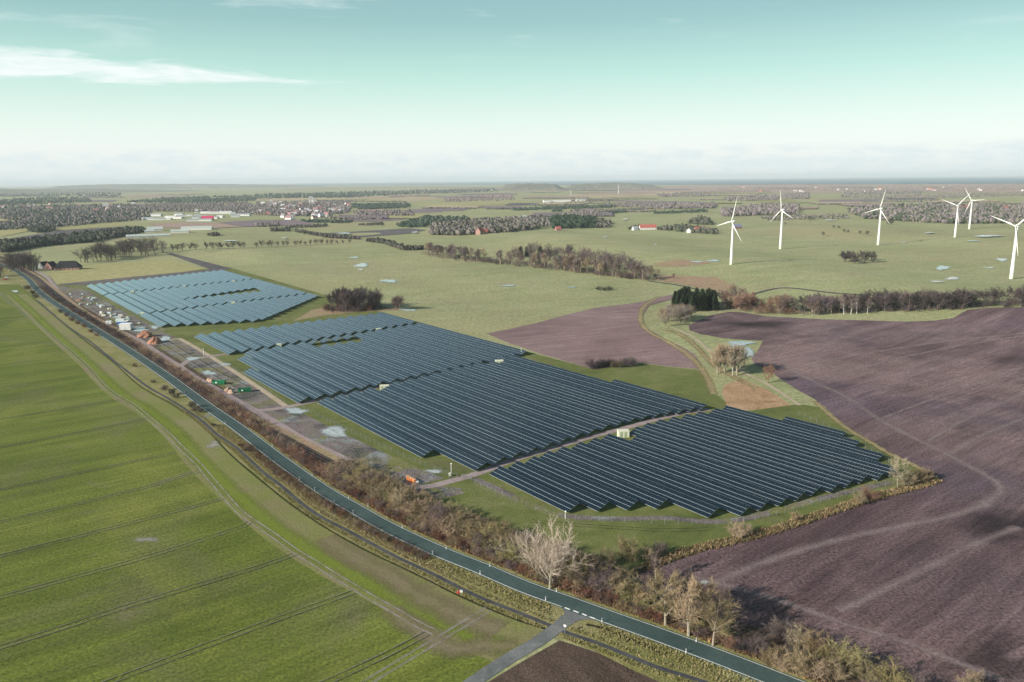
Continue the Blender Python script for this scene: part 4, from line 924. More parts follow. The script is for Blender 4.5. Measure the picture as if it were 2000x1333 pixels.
# clumps in the middle distance
def clump(n, poly, kind, hr, cols, label, group, bark=None, name='bare_tree', wide=1.15):
    for _ in range(n):
        x, y = inpoly(poly); put_tree(kind, G(x, y), RT_.uniform(*hr), RT_.choice(cols), label, group, bark, name, wide)
def mclump(n, poly, kind, hr, cols, label, group, bark=None, name='bare_tree', wide=1.2):
    it = []
    for _ in range(n):
        x, y = inpoly(poly); it.append((RT_.choice(LTREE), G(x, y), RT_.uniform(*hr) / 10, wide, RT_.choice(cols)))
    merged('grove', it, label, 'trees')
clump(26, [(640, 606), (655, 599), (745, 599), (750, 604), (700, 609), (650, 611)], TREES, (11, 16), [GREYP, DARKP, DARKP], 'dark leafless tree in the clump behind the farthest solar field', 'trees of the clump by the farthest solar field', GREYP, wide=1.2)
clump(5, [(762, 606), (785, 603), (782, 608), (765, 609)], TREES, (8, 11), [GREYP, TAN], 'small leafless tree standing just right of the dark clump', 'little trees right of the dark clump', GREYP, wide=1.1)
FRONT = [(825, 501), (900, 511), (1000, 520), (1100, 531), (1200, 543), (1270, 550), (1275, 546), (1200, 537), (1100, 524), (1000, 513), (900, 504), (832, 497)]
clump(100, FRONT, SLIM, (12, 17), [GREYP, TAN, GREYP, (.17, .14, .135)], 'tall thin leafless tree in the belt wood across the meadow', 'trees of the belt wood front', PALE, wide=1.25)
mclump(80, [(1000, 500), (1050, 495), (1150, 505), (1230, 522), (1255, 535), (1180, 528), (1080, 514), (1005, 507)], TREES, (12, 17), [GREYP, DARKP, GREYP], 'rounded grey leafless trees in the rear of the belt wood', 'trees of the belt wood rear', GREYP, wide=1.2)
clump(6, [(1010, 498), (1050, 497), (1060, 505), (1015, 504)], CONE, (13, 17), [(.035, .055, .03)], 'dark conifer among the bare trees of the belt wood', 'conifers in the belt wood', DARKP, 'conifer', 1.3)
clump(14, [(1225, 528), (1290, 535), (1320, 546), (1290, 550), (1240, 545)], TREES, (5, 8), [GREYP, ORB, DARKP], 'low bare tree at the ragged end of the belt wood', 'low trees at the end of the belt wood', GREYP)
clump(34, [(1314, 600), (1330, 594), (1395, 596), (1402, 606), (1370, 610), (1330, 606)], CONE, (12, 16), [(.030, .045, .022), (.04, .055, .03)], 'dark green conifer in the small plantation at the field corner', 'conifers of the field corner plantation', DARKP, 'conifer', 1.35)
clump(16, [(1282, 636), (1300, 622), (1360, 612), (1370, 622), (1310, 640)], TREES, (8, 11), [TAN, GREYP, (.22, .19, .165)], 'bushy pale leafless tree in front of the conifer plantation', 'pale trees before the conifers', GREYP, wide=1.35)
def under(n, poly, hr, cols, label):
    it = []
    for _ in range(n):
        x, y = inpoly(poly); it.append(((RT_.choice(LBUSH),), G(x, y), RT_.uniform(*hr) / 4, 1.25, RT_.choice(cols)))
    merged('undergrowth', it, label, 'undergrowth')
under(230, FRONT, (4, 8), [GREYP, DARKP, TAN, GREYP], 'grey-brown undergrowth filling the belt wood')
under(90, [(1410, 592), (1480, 602), (1560, 607), (1560, 617), (1480, 614), (1420, 604)], (3, 6), [ORB, REDB, TAN, GREYP], 'russet undergrowth below the left end of the tree line')
under(170, [(1560, 607), (1680, 602), (1860, 595), (2010, 590), (2010, 601), (1900, 603), (1850, 608), (1680, 613), (1560, 617)], (3, 6), [DARKP, BLK, GREYP], 'dark undergrowth below the long tree line')
under(60, [(630, 609), (655, 600), (745, 600), (755, 605), (700, 610), (645, 612)], (4, 7), [DARKP, GREYP, REDB], 'dark undergrowth of the clump by the farthest solar field')
TL = [(1405, 590), (1440, 580), (1480, 600), (1560, 606), (1562, 616), (1480, 613), (1420, 603)]
clump(34, TL, TREES, (8, 12), [ORB, ORB, TAN, GREYP, (.21, .13, .115)], 'russet leafless tree at the left end of the field-edge tree line', 'russet trees of the field-edge tree line', GREYP, wide=1.35)
clump(24, [(1560, 606), (1680, 600), (1680, 612), (1560, 616)], TREES, (9, 13), [GREYP, DARKP, (.14, .11, .125)], 'grey leafless tree in the middle of the field-edge tree line', 'grey trees of the field-edge tree line', PALE, wide=1.3)
clump(58, [(1680, 600), (1860, 594), (2010, 588), (2010, 600), (1900, 602), (1850, 607), (1680, 612)], TREES, (9, 13), [DARKP, GREYP, DARKP, BLK], 'dark leafless tree at the right end of the field-edge tree line', 'dark trees of the field-edge tree line', GREYP, wide=1.35)
for k, (x, y, h) in enumerate(((1648, 615, 12), (1662, 615, 11), (1673, 614, 12.5), (1694, 612, 11))):
    put_tree(SLIM, G(x, y), h, GREYP, '%s of the four white-trunked birches before the dark tree line' % ['leftmost', 'second', 'third', 'rightmost'][k], 'white-trunked birches', (.5, .48, .45))
clump(8, [(1398, 730), (1410, 722), (1448, 728), (1445, 736), (1405, 735)], TREES, (12, 15), [(.28, .24, .2), TAN], 'pale leafless tree in the small clump beside the footpath', 'pale clump beside the footpath', PALE, wide=1.1)
put_tree(TREES, G(1500, 748), 8.5, ORB, 'single pinkish leafless tree between footpath and ploughed field', None, ORB, wide=1.2)
clump(14, [(1640, 514), (1650, 508), (1700, 508), (1708, 514), (1660, 516)], TREES, (8, 12), [DARKP, BLK, GREYP], 'dark bare tree in the little copse on the turbine meadow', 'copse on the turbine meadow', DARKP, wide=1.4)
for k in range(15):
    x = 1152 + 82 * k / 14; put_bush(G(x, 720 - 4 * k / 14 + RT_.uniform(-4, 2)), RT_.uniform(3.5, 5.5), RT_.choice([BLK, DARKP, (.14, .12, .08)]), 'dark bush in the short row beside the small ploughed field', 'dark bush row by the small ploughed field', 1.2)
for x, y in ((1170, 567), (1180, 568), (1190, 567)): put_bush(G(x, y), 4, BLK, 'tiny dark bush in the hollow of the open meadow', 'bushes in the meadow hollow', 1.6)
for x, y, h in ((1607, 462, 7), (1583, 433, 6), (1533, 440, 5), (1628, 446, 5), (1638, 447, 5), (1648, 453, 6), (1656, 455, 6), (1680, 459, 7), (1693, 461, 8), (1735, 440, 10), (1740, 440, 9)):
    put_tree(TREES, G(x, y), h, BLK, 'lone dark shrub-like tree scattered on the far turbine meadow', 'scattered trees on the far meadow', BLK, wide=1.5)
# trees round the farm beside the railway
mclump(70, [(150, 517), (165, 502), (195, 492), (255, 486), (300, 483), (322, 494), (300, 500), (230, 508), (180, 515)], TREES, (14, 19), [GREYP, DARKP, BLK, (.1, .1, .075)], 'dark leafless grove behind the dark-roofed barn', 'grove behind the barn', GREYP, wide=1.35)
mclump(40, [(20, 535), (15, 520), (40, 512), (75, 518), (72, 532), (50, 530)], TREES, (13, 18), [DARKP, GREYP, BLK], 'dark leafless trees crowding the far bend of the road', 'trees at the far road bend', DARKP, wide=1.4)
mclump(14, [(-40, 540), (0, 530), (8, 545), (-30, 555)], TREES, (9, 13), [BLK, DARKP], 'dark trees at the left edge below the road bend', 'trees at the left edge', DARKP, wide=1.4)
# avenue across the far meadow
for k in range(33):
    t = k / 32; x = 338 + 345 * t + RT_.uniform(-3, 3); y = 491 - 15 * t; h = 9.5 - 3.5 * t + RT_.uniform(-1.5, 1)
    if k in (5, 14): continue
    put_tree(TREES, G(x, y), h * 1.15, BLK, 'small round-crowned tree in the avenue across the far meadow', 'avenue trees on the far meadow', BLK, wide=1.35)

# ---- distant woods, read as masses
ICO = []
_t = (1 + 5 ** .5) / 2
IV = [Vector(p).normalized() for p in ((-1, _t, 0), (1, _t, 0), (-1, -_t, 0), (1, -_t, 0), (0, -1, _t), (0, 1, _t), (0, -1, -_t), (0, 1, -_t), (_t, 0, -1), (_t, 0, 1), (-_t, 0, -1), (-_t, 0, 1))]
IF = [(0, 11, 5), (0, 5, 1), (0, 1, 7), (0, 7, 10), (0, 10, 11), (1, 5, 9), (5, 11, 4), (11, 10, 2), (10, 7, 6), (7, 1, 8), (3, 9, 4), (3, 4, 2), (3, 2, 6), (3, 6, 8), (3, 8, 9), (4, 9, 5), (2, 4, 11), (6, 2, 10), (8, 6, 7), (9, 8, 1)]
PG = [(.034, .055, .042), (.044, .066, .050), (.058, .075, .056)]; PP = [(.155, .13, .135), (.18, .155, .155), (.13, .112, .118), (.15, .14, .11)]
PM = PG + PP
def canopy(name, polys, pal, label=None, seed=1):
    """many small ragged crowns over one or more areas, one mass"""
    r = random.Random(seed); V = []; F = []; Cc = []
    for poly, n, hr in polys:
        for _ in range(int(n * 2.2)):
            x, y = inpoly(poly); P = G(x, y); h = .8 * r.uniform(*hr) * r.choice((.6, .8, 1, 1, 1.2)); w = h * r.uniform(.3, .55); col = r.choice(pal); kk = r.uniform(.85, 1.18); k = len(V)
            for q in IV:
                s = r.uniform(.7, 1.25); V.append((P.x + q.x * w * s, P.y + q.y * w * s, P.z + max(0.0, h * (.52 + .5 * q.z * s)))); Cc.append((col[0] * kk, col[1] * kk, col[2] * kk, 1))
            F += [(a + k, b_ + k, c + k) for a, b_, c in IF]
    me = bpy.data.meshes.new(name); me.from_pydata(V, [], F); me.materials.append(MATS['canopy'])
    ca = me.color_attributes.new('Col', 'FLOAT_COLOR', 'POINT'); ca.data.foreach_set('color', [c for q in Cc for c in q]); me.update()
    o = stuff(ob(name, me)); 
    if label: o['label'] = label; o['category'] = 'woodland'
    return o
canopy('distant_wood', [([(0, 392), (80, 386), (170, 387), (180, 396), (0, 403)], 420, (9, 15)), ([(240, 396), (330, 387), (500, 383), (500, 393), (400, 399)], 500, (9, 16)), ([(500, 381), (660, 377), (800, 373), (980, 369), (975, 375), (800, 381), (680, 387), (500, 389)], 900, (10, 18)),
       ([(0, 374), (130, 374), (240, 378), (230, 386), (100, 384), (0, 386)], 420, (10, 16))], PG, 'dark green forest bands far off below the hills', 2)
canopy('distant_wood', [([(0, 405), (120, 402), (250, 400), (300, 414), (288, 430), (250, 433), (120, 441), (0, 429)], 1500, (7, 13)), ([(0, 437), (100, 433), (230, 425), (240, 433), (110, 445), (0, 451)], 420, (7, 11))], PM, 'mixed green and grey woodland spread over the far left plain', 3)
canopy('distant_wood', [([(0, 478), (60, 473), (130, 463), (210, 456), (275, 448), (286, 455), (180, 474), (80, 482), (0, 496)], 650, (8, 13)), ([(55, 452), (75, 444), (105, 446), (108, 453), (70, 456)], 90, (8, 12))], [(.035, .05, .033), (.05, .06, .04), (.07, .065, .055)], 'dark hedge-like wood band behind the farm on the left', 4)
canopy('distant_wood', [([(180, 404), (330, 399), (480, 396), (520, 412), (500, 420), (420, 416), (300, 414), (250, 411)], 900, (8, 13)), ([(500, 396), (680, 394), (690, 405), (680, 417), (600, 424), (500, 421)], 1000, (8, 13)), ([(690, 416), (800, 414), (810, 423), (700, 424)], 260, (8, 12)), ([(620, 422), (760, 428), (700, 432), (600, 428)], 60, (5, 9)), ([(500, 440), (546, 437), (546, 443), (500, 444)], 50, (6, 9))], PP, 'purplish bare woodland around the distant village', 5)
canopy('distant_wood', [([(680, 401), (800, 399), (802, 407), (700, 411)], 260, (9, 13)), ([(585, 432), (690, 433), (680, 437), (600, 436)], 120, (5, 8)), ([(775, 441), (800, 434), (830, 426), (920, 427), (900, 432), (840, 438), (830, 445), (780, 445)], 240, (7, 11)), ([(1000, 410), (1100, 404), (1215, 402), (1200, 407), (1000, 413)], 300, (6, 10)), ([(1076, 413), (1098, 411), (1098, 414), (1078, 415)], 30, (5, 8)), ([(1185, 416), (1220, 412), (1225, 416), (1190, 418)], 70, (5, 9)), ([(1275, 417), (1380, 411), (1382, 415), (1278, 419)], 120, (5, 9))], PG, 'dark green hedges and spruce belts on the far plain', 6)
canopy('distant_wood', [([(838, 456), (850, 441), (900, 435), (1000, 429), (1070, 428), (1075, 444), (1000, 454), (900, 461), (842, 460)], 620, (9, 14)), ([(1165, 432), (1192, 434), (1195, 445), (1165, 446)], 70, (8, 12))], [(.11, .10, .085), (.15, .135, .12), (.06, .065, .045), (.13, .115, .115)], 'mixed grey wood on the rise behind the belt wood', 7)
canopy('distant_wood', [([(1075, 430), (1120, 426), (1165, 430), (1165, 446), (1080, 448)], 260, (10, 15))], [(.022, .040, .024), (.032, .05, .03)], 'block of dark conifers at the right of the wood on the rise', 8)
canopy('distant_wood', [([(1405, 412), (1500, 402), (1560, 404), (1560, 420), (1410, 424)], 420, (11, 16)), ([(1500, 384), (1580, 377), (1580, 389), (1500, 392)], 240, (9, 14)), ([(1640, 375), (1800, 373), (1800, 379), (1650, 381)], 260, (9, 13)), ([(1415, 388), (1500, 381), (1500, 392), (1420, 394)], 200, (9, 13)), ([(1280, 380), (1380, 377), (1400, 384), (1290, 386)], 220, (8, 12)), ([(1080, 424), (1165, 411), (1172, 420), (1120, 427)], 160, (8, 12)), ([(1180, 399), (1400, 398), (1400, 408), (1270, 410), (1190, 404)], 420, (7, 12)), ([(1640, 383), (1980, 378), (2050, 382), (1800, 389), (1640, 388)], 400, (7, 11)), ([(1060, 366), (1250, 362), (1290, 370), (1060, 374)], 200, (8, 12)), ([(865, 386), (1000, 382), (1010, 392), (870, 396)], 160, (7, 11)), ([(1400, 366), (2000, 363), (2100, 372), (1400, 374)], 420, (7, 11))], PP, 'purplish leafless woods across the far right plain', 9)
canopy('distant_wood', [([(1652, 414), (1700, 405), (1800, 401), (2060, 402), (2060, 437), (1850, 438), (1750, 433), (1685, 428)], 1500, (9, 14)), ([(1480, 425), (1650, 420), (1660, 428), (1500, 432)], 120, (5, 8))], PP + [(.07, .08, .055), (.05, .065, .04)], 'long bare wood behind the turbines on the right', 10)
canopy('distant_wood', [([(1340, 438), (1365, 427), (1385, 430), (1392, 441)], 90, (8, 12)), ([(1278, 449), (1330, 443), (1400, 452), (1400, 459), (1330, 455)], 130, (6, 10)), ([(1225, 447), (1250, 443), (1252, 449), (1228, 450)], 25, (5, 8))], [(.07, .08, .055), (.11, .1, .085), (.05, .06, .04)], 'trees around the red-roofed farm on the far meadow', 11)
canopy('hedgerow', [([(577, 451), (640, 461), (700, 466), (702, 469), (640, 466), (575, 454)], 170, (4, 7)), ([(717, 470), (752, 472), (792, 486), (826, 486), (826, 489), (788, 490), (748, 477), (716, 473)], 240, (4, 8)), ([(528, 449), (565, 448), (566, 453), (530, 453)], 60, (5, 8)), ([(845, 484), (862, 484), (862, 487), (846, 487)], 14, (4, 6)), ([(560, 444), (640, 441), (638, 444), (562, 447)], 60, (4, 7)), ([(700, 440), (750, 437), (748, 441), (702, 442)], 40, (4, 7)), ([(405, 459), (428, 457), (428, 461), (408, 462)], 30, (4, 7))], [(.06, .06, .05), (.09, .075, .075), (.05, .06, .04)], 'dark hedgerow winding across the far meadow', 12)
canopy('hedgerow', FARHEDGE, PG + PP + PP, 'thin hedges dividing the fields of the far plain', 14)
canopy('hill_forest', [([(-100, 366), (160, 364), (400, 362.5), (560, 364), (560, 368), (300, 370), (0, 372)], 700, (12, 20))], PG + PP, 'hazy forest on the low ground before the farthest hills', 13)

# ================================================================== BUILDINGS
def gable(name, P, l, w, h, rh, rz, wall, roof, label, cat, group=None, wcol=None, rcol=None, windows=0, hip=0.0):
    t = thing(name, label, cat, P, rz, group)
    b = MB(); b.box(-l / 2, l / 2, -w / 2, w / 2, -.3, h)
    if not hip:
        for s in (-1, 1): b.hexa([(s * (l / 2 - .3), -w / 2, h), (s * l / 2, -w / 2, h), (s * l / 2, w / 2, h), (s * (l / 2 - .3), w / 2, h)], [(s * (l / 2 - .3), -.02, h + rh), (s * l / 2, -.02, h + rh), (s * l / 2, .02, h + rh), (s * (l / 2 - .3), .02, h + rh)])
    o = ob('wall', b.mesh('wall', wall), t)
    if wcol: o.color = (*wcol, 1)
    b = MB(); e = .4; x0 = l / 2 + e; xr = l / 2 + e - hip
    zl = h - e * rh / (w / 2); th = .18
    for s in (-1, 1):
        A = [(-x0, s * (w / 2 + e), zl), (x0, s * (w / 2 + e), zl), (xr, 0, h + rh), (-xr, 0, h + rh)]
        b.hexa([(x, y, z + .02) for x, y, z in A], [(x, y, z + th) for x, y, z in A])
    if hip:
        for s in (-1, 1): b.face([(s * x0, -(w / 2 + e), zl + th), (s * x0, w / 2 + e, zl + th), (s * xr, 0, h + rh + th)])
    o = ob('roof', b.mesh('roof', roof), t)
    if rcol: o.color = (*rcol, 1)
    for i in range(windows):
        x = -l / 2 + l * (i + .5) / windows; b = MB(); b.box(x - .6, x + .6, -w / 2 - .06, -w / 2 - .003, .9, 2.2); ob('window', b.mesh('window', 'window_dark'), t)
    return t
gable('barn', G(134, 527), 27, 13, 3.2, 7.0, .18, 'brick_wall', 'roof_dark', 'large barn with a black hipped thatched roof beside the railway', 'barn', hip=5, windows=6)
gable('farmhouse', G(100, 527), 12, 9, 4.5, 5, 1.5, 'brick_wall', 'roof_dark', 'brick farmhouse gable left of the black-roofed barn', 'house', windows=3)
gable('farmhouse', G(86, 525), 9, 8, 4, 4.5, 1.2, 'wall_white', 'roof_dark', 'pale little house among the trees left of the brick farmhouse', 'house', windows=2)
gable('farm_building', G(1265, 449), 34, 11, 4.5, 6.0, .1, 'wall_white', 'roof_red', 'long red-roofed farm building on the far meadow', 'barn', windows=6)
gable('farm_building', G(1240, 450), 10, 8, 3.5, 4, .4, 'wall_white', 'roof_grey', 'small grey-roofed shed left of the red-roofed farm building', 'shed')
gable('farmhouse', G(1347, 455), 9, 8, 4.5, 4, .9, 'wall_white', 'roof_grey', 'white house in the trees right of the red-roofed farm building', 'house')
gable('farmhouse', G(1361, 452), 10, 8, 4, 4, .3, 'brick_wall', 'roof_red', 'red-brown house beside the white house on the far meadow', 'house')
gable('farmhouse', G(937, 458), 14, 10, 6, 7, 1.1, 'brick_wall', 'roof_red', 'red-roofed house before the mixed wood, left one', 'house', windows=3)
gable('farmhouse', G(947, 457), 10, 8, 4.5, 5, .4, 'brick_wall', 'roof_red', 'smaller red-roofed house before the mixed wood, right one', 'house', windows=2)
gable('farmhouse', G(1090, 451), 10, 8, 4, 4.5, .3, 'brick_wall', 'roof_red', 'small red roof below the dark conifer block', 'house', windows=2)
gable('farm_building', G(1440, 447), 16, 9, 4, 5, .2, 'tinted_wall', 'tinted_roof', 'bluish-roofed farm building behind the leftmost big turbine', 'barn', wcol=(.25, .12, .11), rcol=(.17, .18, .26))
gable('farm_building', G(1880, 410), 30, 12, 5, 6, .1, 'tinted_wall', 'roof_red', 'red roof in the long wood behind the overlapping turbines', 'barn', wcol=(.5, .4, .4))
gable('farm_building', G(1962, 411), 18, 10, 5, 6, .1, 'tinted_wall', 'roof_red', 'small red roof in the long wood near the right edge', 'barn', wcol=(.5, .4, .4))
gable('farm_building', G(1815, 371), 34, 14, 5, 7, .1, 'wall_white', 'tinted_roof', 'orange-roofed building on the far coastal strip', 'barn', rcol=(.62, .22, .12))
for k, (x, y, l) in enumerate(((1090, 395, 110), (1068, 395.5, 30), (1135, 393.5, 45))):
    gable('hall', G(x, y), l, 30, 7, 2, .12, 'wall_white', 'roof_grey' if k else 'tinted_roof', ['long white hall on the far plain below the little turbine', 'short white hall at the left end of the long white hall', 'pale flat hall at the right end of the long white hall'][k], 'hall', rcol=(.6, .6, .6))
# sheds and greenhouses behind the farm
for k, (x, y, l, w, h, rz, lb) in enumerate(((290, 464, 75, 13, 3.2, .42, 'long low pale greenhouse in front of the distant nursery'), (303, 452, 30, 22, 4.5, .4, 'broad white shed with ridged roof at the distant nursery'), (292, 455, 18, 14, 4, .4, 'small white shed left of the ridged nursery shed'), (385, 449, 62, 14, 4, .15, 'long white roof at the right end of the distant nursery'), (352, 455, 34, 14, 3.5, .3, 'narrow pale shed in the middle of the distant nursery'))):
    gable('greenhouse', G(x, y), l, w, h, 3.0 if k != 1 else 5, rz, 'wall_white', 'tinted_roof', lb, 'greenhouse', 'nursery sheds behind the farm', rcol=(.40, .45, .43))
RH = random.Random(31)
for k in range(26):
    x = 285 + 200 * (k / 25) + RH.uniform(-5, 5); y = RH.uniform(420, 433) - (5 if x > 400 else 0)
    gable('hall', G(x, y), RH.uniform(16, 42), RH.uniform(10, 18), RH.uniform(3, 6), RH.uniform(1, 3), RH.uniform(-.2, .4), 'wall_white', 'tinted_roof', 'pale flat-roofed hall in the industrial estate of the distant village', 'hall', 'halls of the distant industrial estate', rcol=RH.choice([(.42, .45, .46), (.34, .38, .39), (.55, .56, .56), (.28, .31, .33)]))
gable('hall', G(406, 431), 30, 12, 6, 6, .2, 'tinted_wall', 'tinted_roof', 'magenta red roof at the edge of the industrial estate', 'hall', wcol=(.3, .06, .1), rcol=(.5, .05, .12))
for k in range(95):
    if k < 60: x, y = RH.uniform(500, 690), RH.uniform(397, 418)
    elif k < 75: x, y = RH.uniform(505, 640), RH.uniform(418, 430)
    else: x, y = RH.uniform(0, 300), RH.uniform(400, 422)
    far_l = k >= 75
    gable('village_house', G(x, y), RH.uniform(11, 18), RH.uniform(9, 12), RH.uniform(4.5, 7), RH.uniform(4, 6), RH.uniform(-.6, .9), 'tinted_wall', 'tinted_roof',
          'small gabled house scattered in the woods of the far left plain' if far_l else 'small gabled house in the distant village', 'house', 'houses on the far left plain' if far_l else 'houses of the distant village',
          wcol=RH.choice([(.75, .74, .72), (.7, .6, .5), (.5, .3, .26), (.78, .78, .78)]), rcol=RH.choice([(.36, .15, .14), (.28, .17, .18), (.2, .18, .2), (.34, .2, .2), (.42, .42, .44), (.25, .22, .24)]))
def slab_tower(px, py, w, d, h, label):
    t = thing('apartment_block', label, 'building', G(px, py), .3); b = MB(); b.box(-w / 2, w / 2, -d / 2, d / 2, 0, h); ob('wall', b.mesh('wall', 'wall_white'), t)
    b = MB(); b.box(-w / 2 - .2, w / 2 + .2, -d / 2 - .2, d / 2 + .2, h, h + .8); ob('roof', b.mesh('roof', 'roof_grey'), t)
    for i in range(int(h / 6)):
        b = MB(); b.box(-w / 2 + 1, w / 2 - 1, -d / 2 - .1, -d / 2 - .003, 2 + i * 6, 4 + i * 6); ob('window', b.mesh('window', 'window_dark'), t)
slab_tower(608, 400, 16, 14, 36, 'white twin-bright tower block standing out of the distant village'); slab_tower(615, 400, 16, 14, 26, 'lower pale tower block right of the white one in the village')
slab_tower(530, 400, 12, 12, 22, 'slim pale tower left in the distant village'); slab_tower(385, 423, 10, 10, 22, 'pale silo-like tower in the industrial estate'); slab_tower(207, 408, 22, 10, 22, 'grey-white block rising from the woods on the far left')
for k in range(16):
    x, y = RH.uniform(1380, 2000), RH.uniform(366, 376)
    gable('village_house', G(x, y), RH.uniform(14, 24), 11, 5, 5, RH.uniform(-.5, .5), 'tinted_wall', 'tinted_roof', 'tiny house on the far coastal strip at the right', 'house', 'houses of the coastal strip', wcol=RH.choice([(.8, .8, .78), (.6, .45, .4)]), rcol=RH.choice([(.5, .14, .1), (.45, .42, .42), (.3, .14, .14)]))

# ================================================================== BUILDING YARD ALONG THE TRACK
def skip(P, rz, label):
    t = thing('skip_container', label, 'container', P, rz, 'green skip containers in the yard'); l, w, h = 6.2, 2.4, 1.9
    b = MB()
    O = [(-l / 2 + .5, -w / 2, .2), (l / 2 - .2, -w / 2, .2), (l / 2 - .2, w / 2, .2), (-l / 2 + .5, w / 2, .2)]; Tp = [(-l / 2, -w / 2, h), (l / 2, -w / 2, h), (l / 2, w / 2, h), (-l / 2, w / 2, h)]
    I = [(-l / 2 + .58, -w / 2 + .08, .3), (l / 2 - .28, -w / 2 + .08, .3), (l / 2 - .28, w / 2 - .08, .3), (-l / 2 + .58, w / 2 - .08, .3)]; It = [(x * .97, y * .93, h) for x, y, z in Tp]
    for k in range(4):
        j = (k + 1) % 4; b.face([O[k], O[j], Tp[j], Tp[k]]); b.face([I[j], I[k], It[k], It[j]]); b.face([Tp[k], Tp[j], It[j], It[k]])
    b.face(O[::-1]); b.face(I); ob('body', b.mesh('body', 'container_green'), t)
    for x in (-2, -1, 0, 1, 2):
        b = MB(); b.box(x - .06, x + .06, -w / 2 - .1, -w / 2 - .003, .25, h - .05); ob('rib', b.mesh('rib', 'container_green'), t)
    b = MB(); b.box(-1.5, -.6, -w / 2 - .14, -w / 2 - .105, .9, 1.5); ob('sign_plate', b.mesh('sign_plate', 'white_paint'), t)
    b = MB(); b.tube((-l / 2, -.5, 1.2), (-l / 2 - .35, 0, 1.0), .05, .05, 5); b.tube((-l / 2 - .35, 0, 1.0), (-l / 2, .5, 1.2), .05, .05, 5); ob('hook_bar', b.mesh('hook_bar', 'container_green'), t)
skip(G(428, 751), 0.05, 'green open skip container nearer the road bend, upper one of two'); skip(G(478, 766), 0.28, 'green open skip container holding waste, lower one of two')
def heap(P, r, h, mat, label, seed, group=None):
    rr = random.Random(seed); b = MB(); n = 14; rings = []
    for j, (f, z) in enumerate(((1.15, -.1), (.95, .28), (.7, .62), (.42, .88), (.15, 1.0))):
        rings.append([len(b.v) + i for i in range(n)])
        for i in range(n):
            a = 6.283 * i / n; q = f * r * rr.uniform(.8, 1.2); b.v.append((q * math.cos(a), q * .75 * math.sin(a), h * z * rr.uniform(.85, 1.15)))
    for A, B in zip(rings, rings[1:]):
        for i in range(n): j = (i + 1) % n; b.f.append((A[i], A[j], B[j], B[i])); b.mi.append(0)
    b.f.append(tuple(rings[-1])); b.mi.append(0)
    tag(ob('rubble_heap', b.mesh('rubble_heap', mat), None, P, rr.uniform(0, 3)), label, 'heap', group)
heap(G(284, 658), 5.0, 4.2, 'rust_rubble', 'rust-brown rubble heap in the yard, left one of the big pair', 1); heap(G(303, 670), 5.2, 4.0, 'rust_rubble', 'rust-brown rubble heap in the yard, right one of the big pair', 2)
heap(G(94 , 588) if False else G(155, 588), 3.6, 1.6, 'rust_rubble', 'spiky brown brush heap among the pallets of the upper yard', 3)
for k, (x, y, r_) in enumerate(((413, 746, 2.0), (445, 763, 2.0), (451, 768, 2.2), (408, 744, 1.5))): heap(G(x, y), r_, 1.5, 'tan_rubble', ['tan sand heap touching the upper green skip', 'pinkish sand heap between the two skips, left', 'pinkish sand heap between the two skips, right', 'small pale heap left of the upper green skip'][k], 10 + k)
def cabin_box(P, rz, l, w, h, mat, label, legs=True):
    t = thing('site_container', label, 'container', P, rz); b = MB(); b.box(-l / 2, l / 2, -w / 2, w / 2, .4, h); ob('body', b.mesh('body', mat), t)
    b = MB(); b.box(-l / 2 - .08, l / 2 + .08, -w / 2 - .08, w / 2 + .08, h, h + .12); ob('roof', b.mesh('roof', 'white_paint'), t)
    b = MB(); b.box(-.5, .5, -w / 2 - .06, -w / 2 - .003, .5, 2.3); ob('door', b.mesh('door', 'container_teal'), t)
    for x in (-l / 2 + .4, l / 2 - .4):
        for y in (-w / 2 + .3, w / 2 - .3):
            b = MB(); b.box(x - .15, x + .15, y - .15, y + .15, 0, .4); ob('foot', b.mesh('foot', 'steel_post'), t)
cabin_box(G(247, 645), .1, 7.5, 5.0, 4.6, 'wall_white', 'white site container at the entrance of the building yard'); cabin_box(G(241, 637), .1, 6.5, 3.0, 3.4, 'container_blue', 'blue site container behind the white one'); cabin_box(G(236, 632), .1, 6.0, 3.0, 3.2, 'container_teal', 'pale green site container behind the blue one')
cabin_box(G(213, 634), .1, 4.0, 2.2, 2.4, 'wall_white', 'small white box left of the site containers')
RP = random.Random(5)
def pallet(P, rz, label, mat):
    t = thing('pallet_stack', label, 'pallet', P, rz, 'pallet stacks in the upper yard'); l = RP.uniform(1.6, 3.4)
    for k in range(3):
        b = MB(); b.box(-l / 2, l / 2, -.7, .7, .08 + k * .42, .38 + k * .42); ob('layer', b.mesh('layer', mat), t)
for k in range(34):
    x, y = inpoly([(125, 572), (165, 575), (215, 602), (290, 640), (255, 632), (205, 622), (170, 604), (140, 586)])
    pallet(G(x, y), RP.uniform(0, 3), 'stack of pale building pallets littering the upper yard', RP.choice(['wall_white', 'cream_paint', 'timber', 'roof_grey', 'container_teal']))
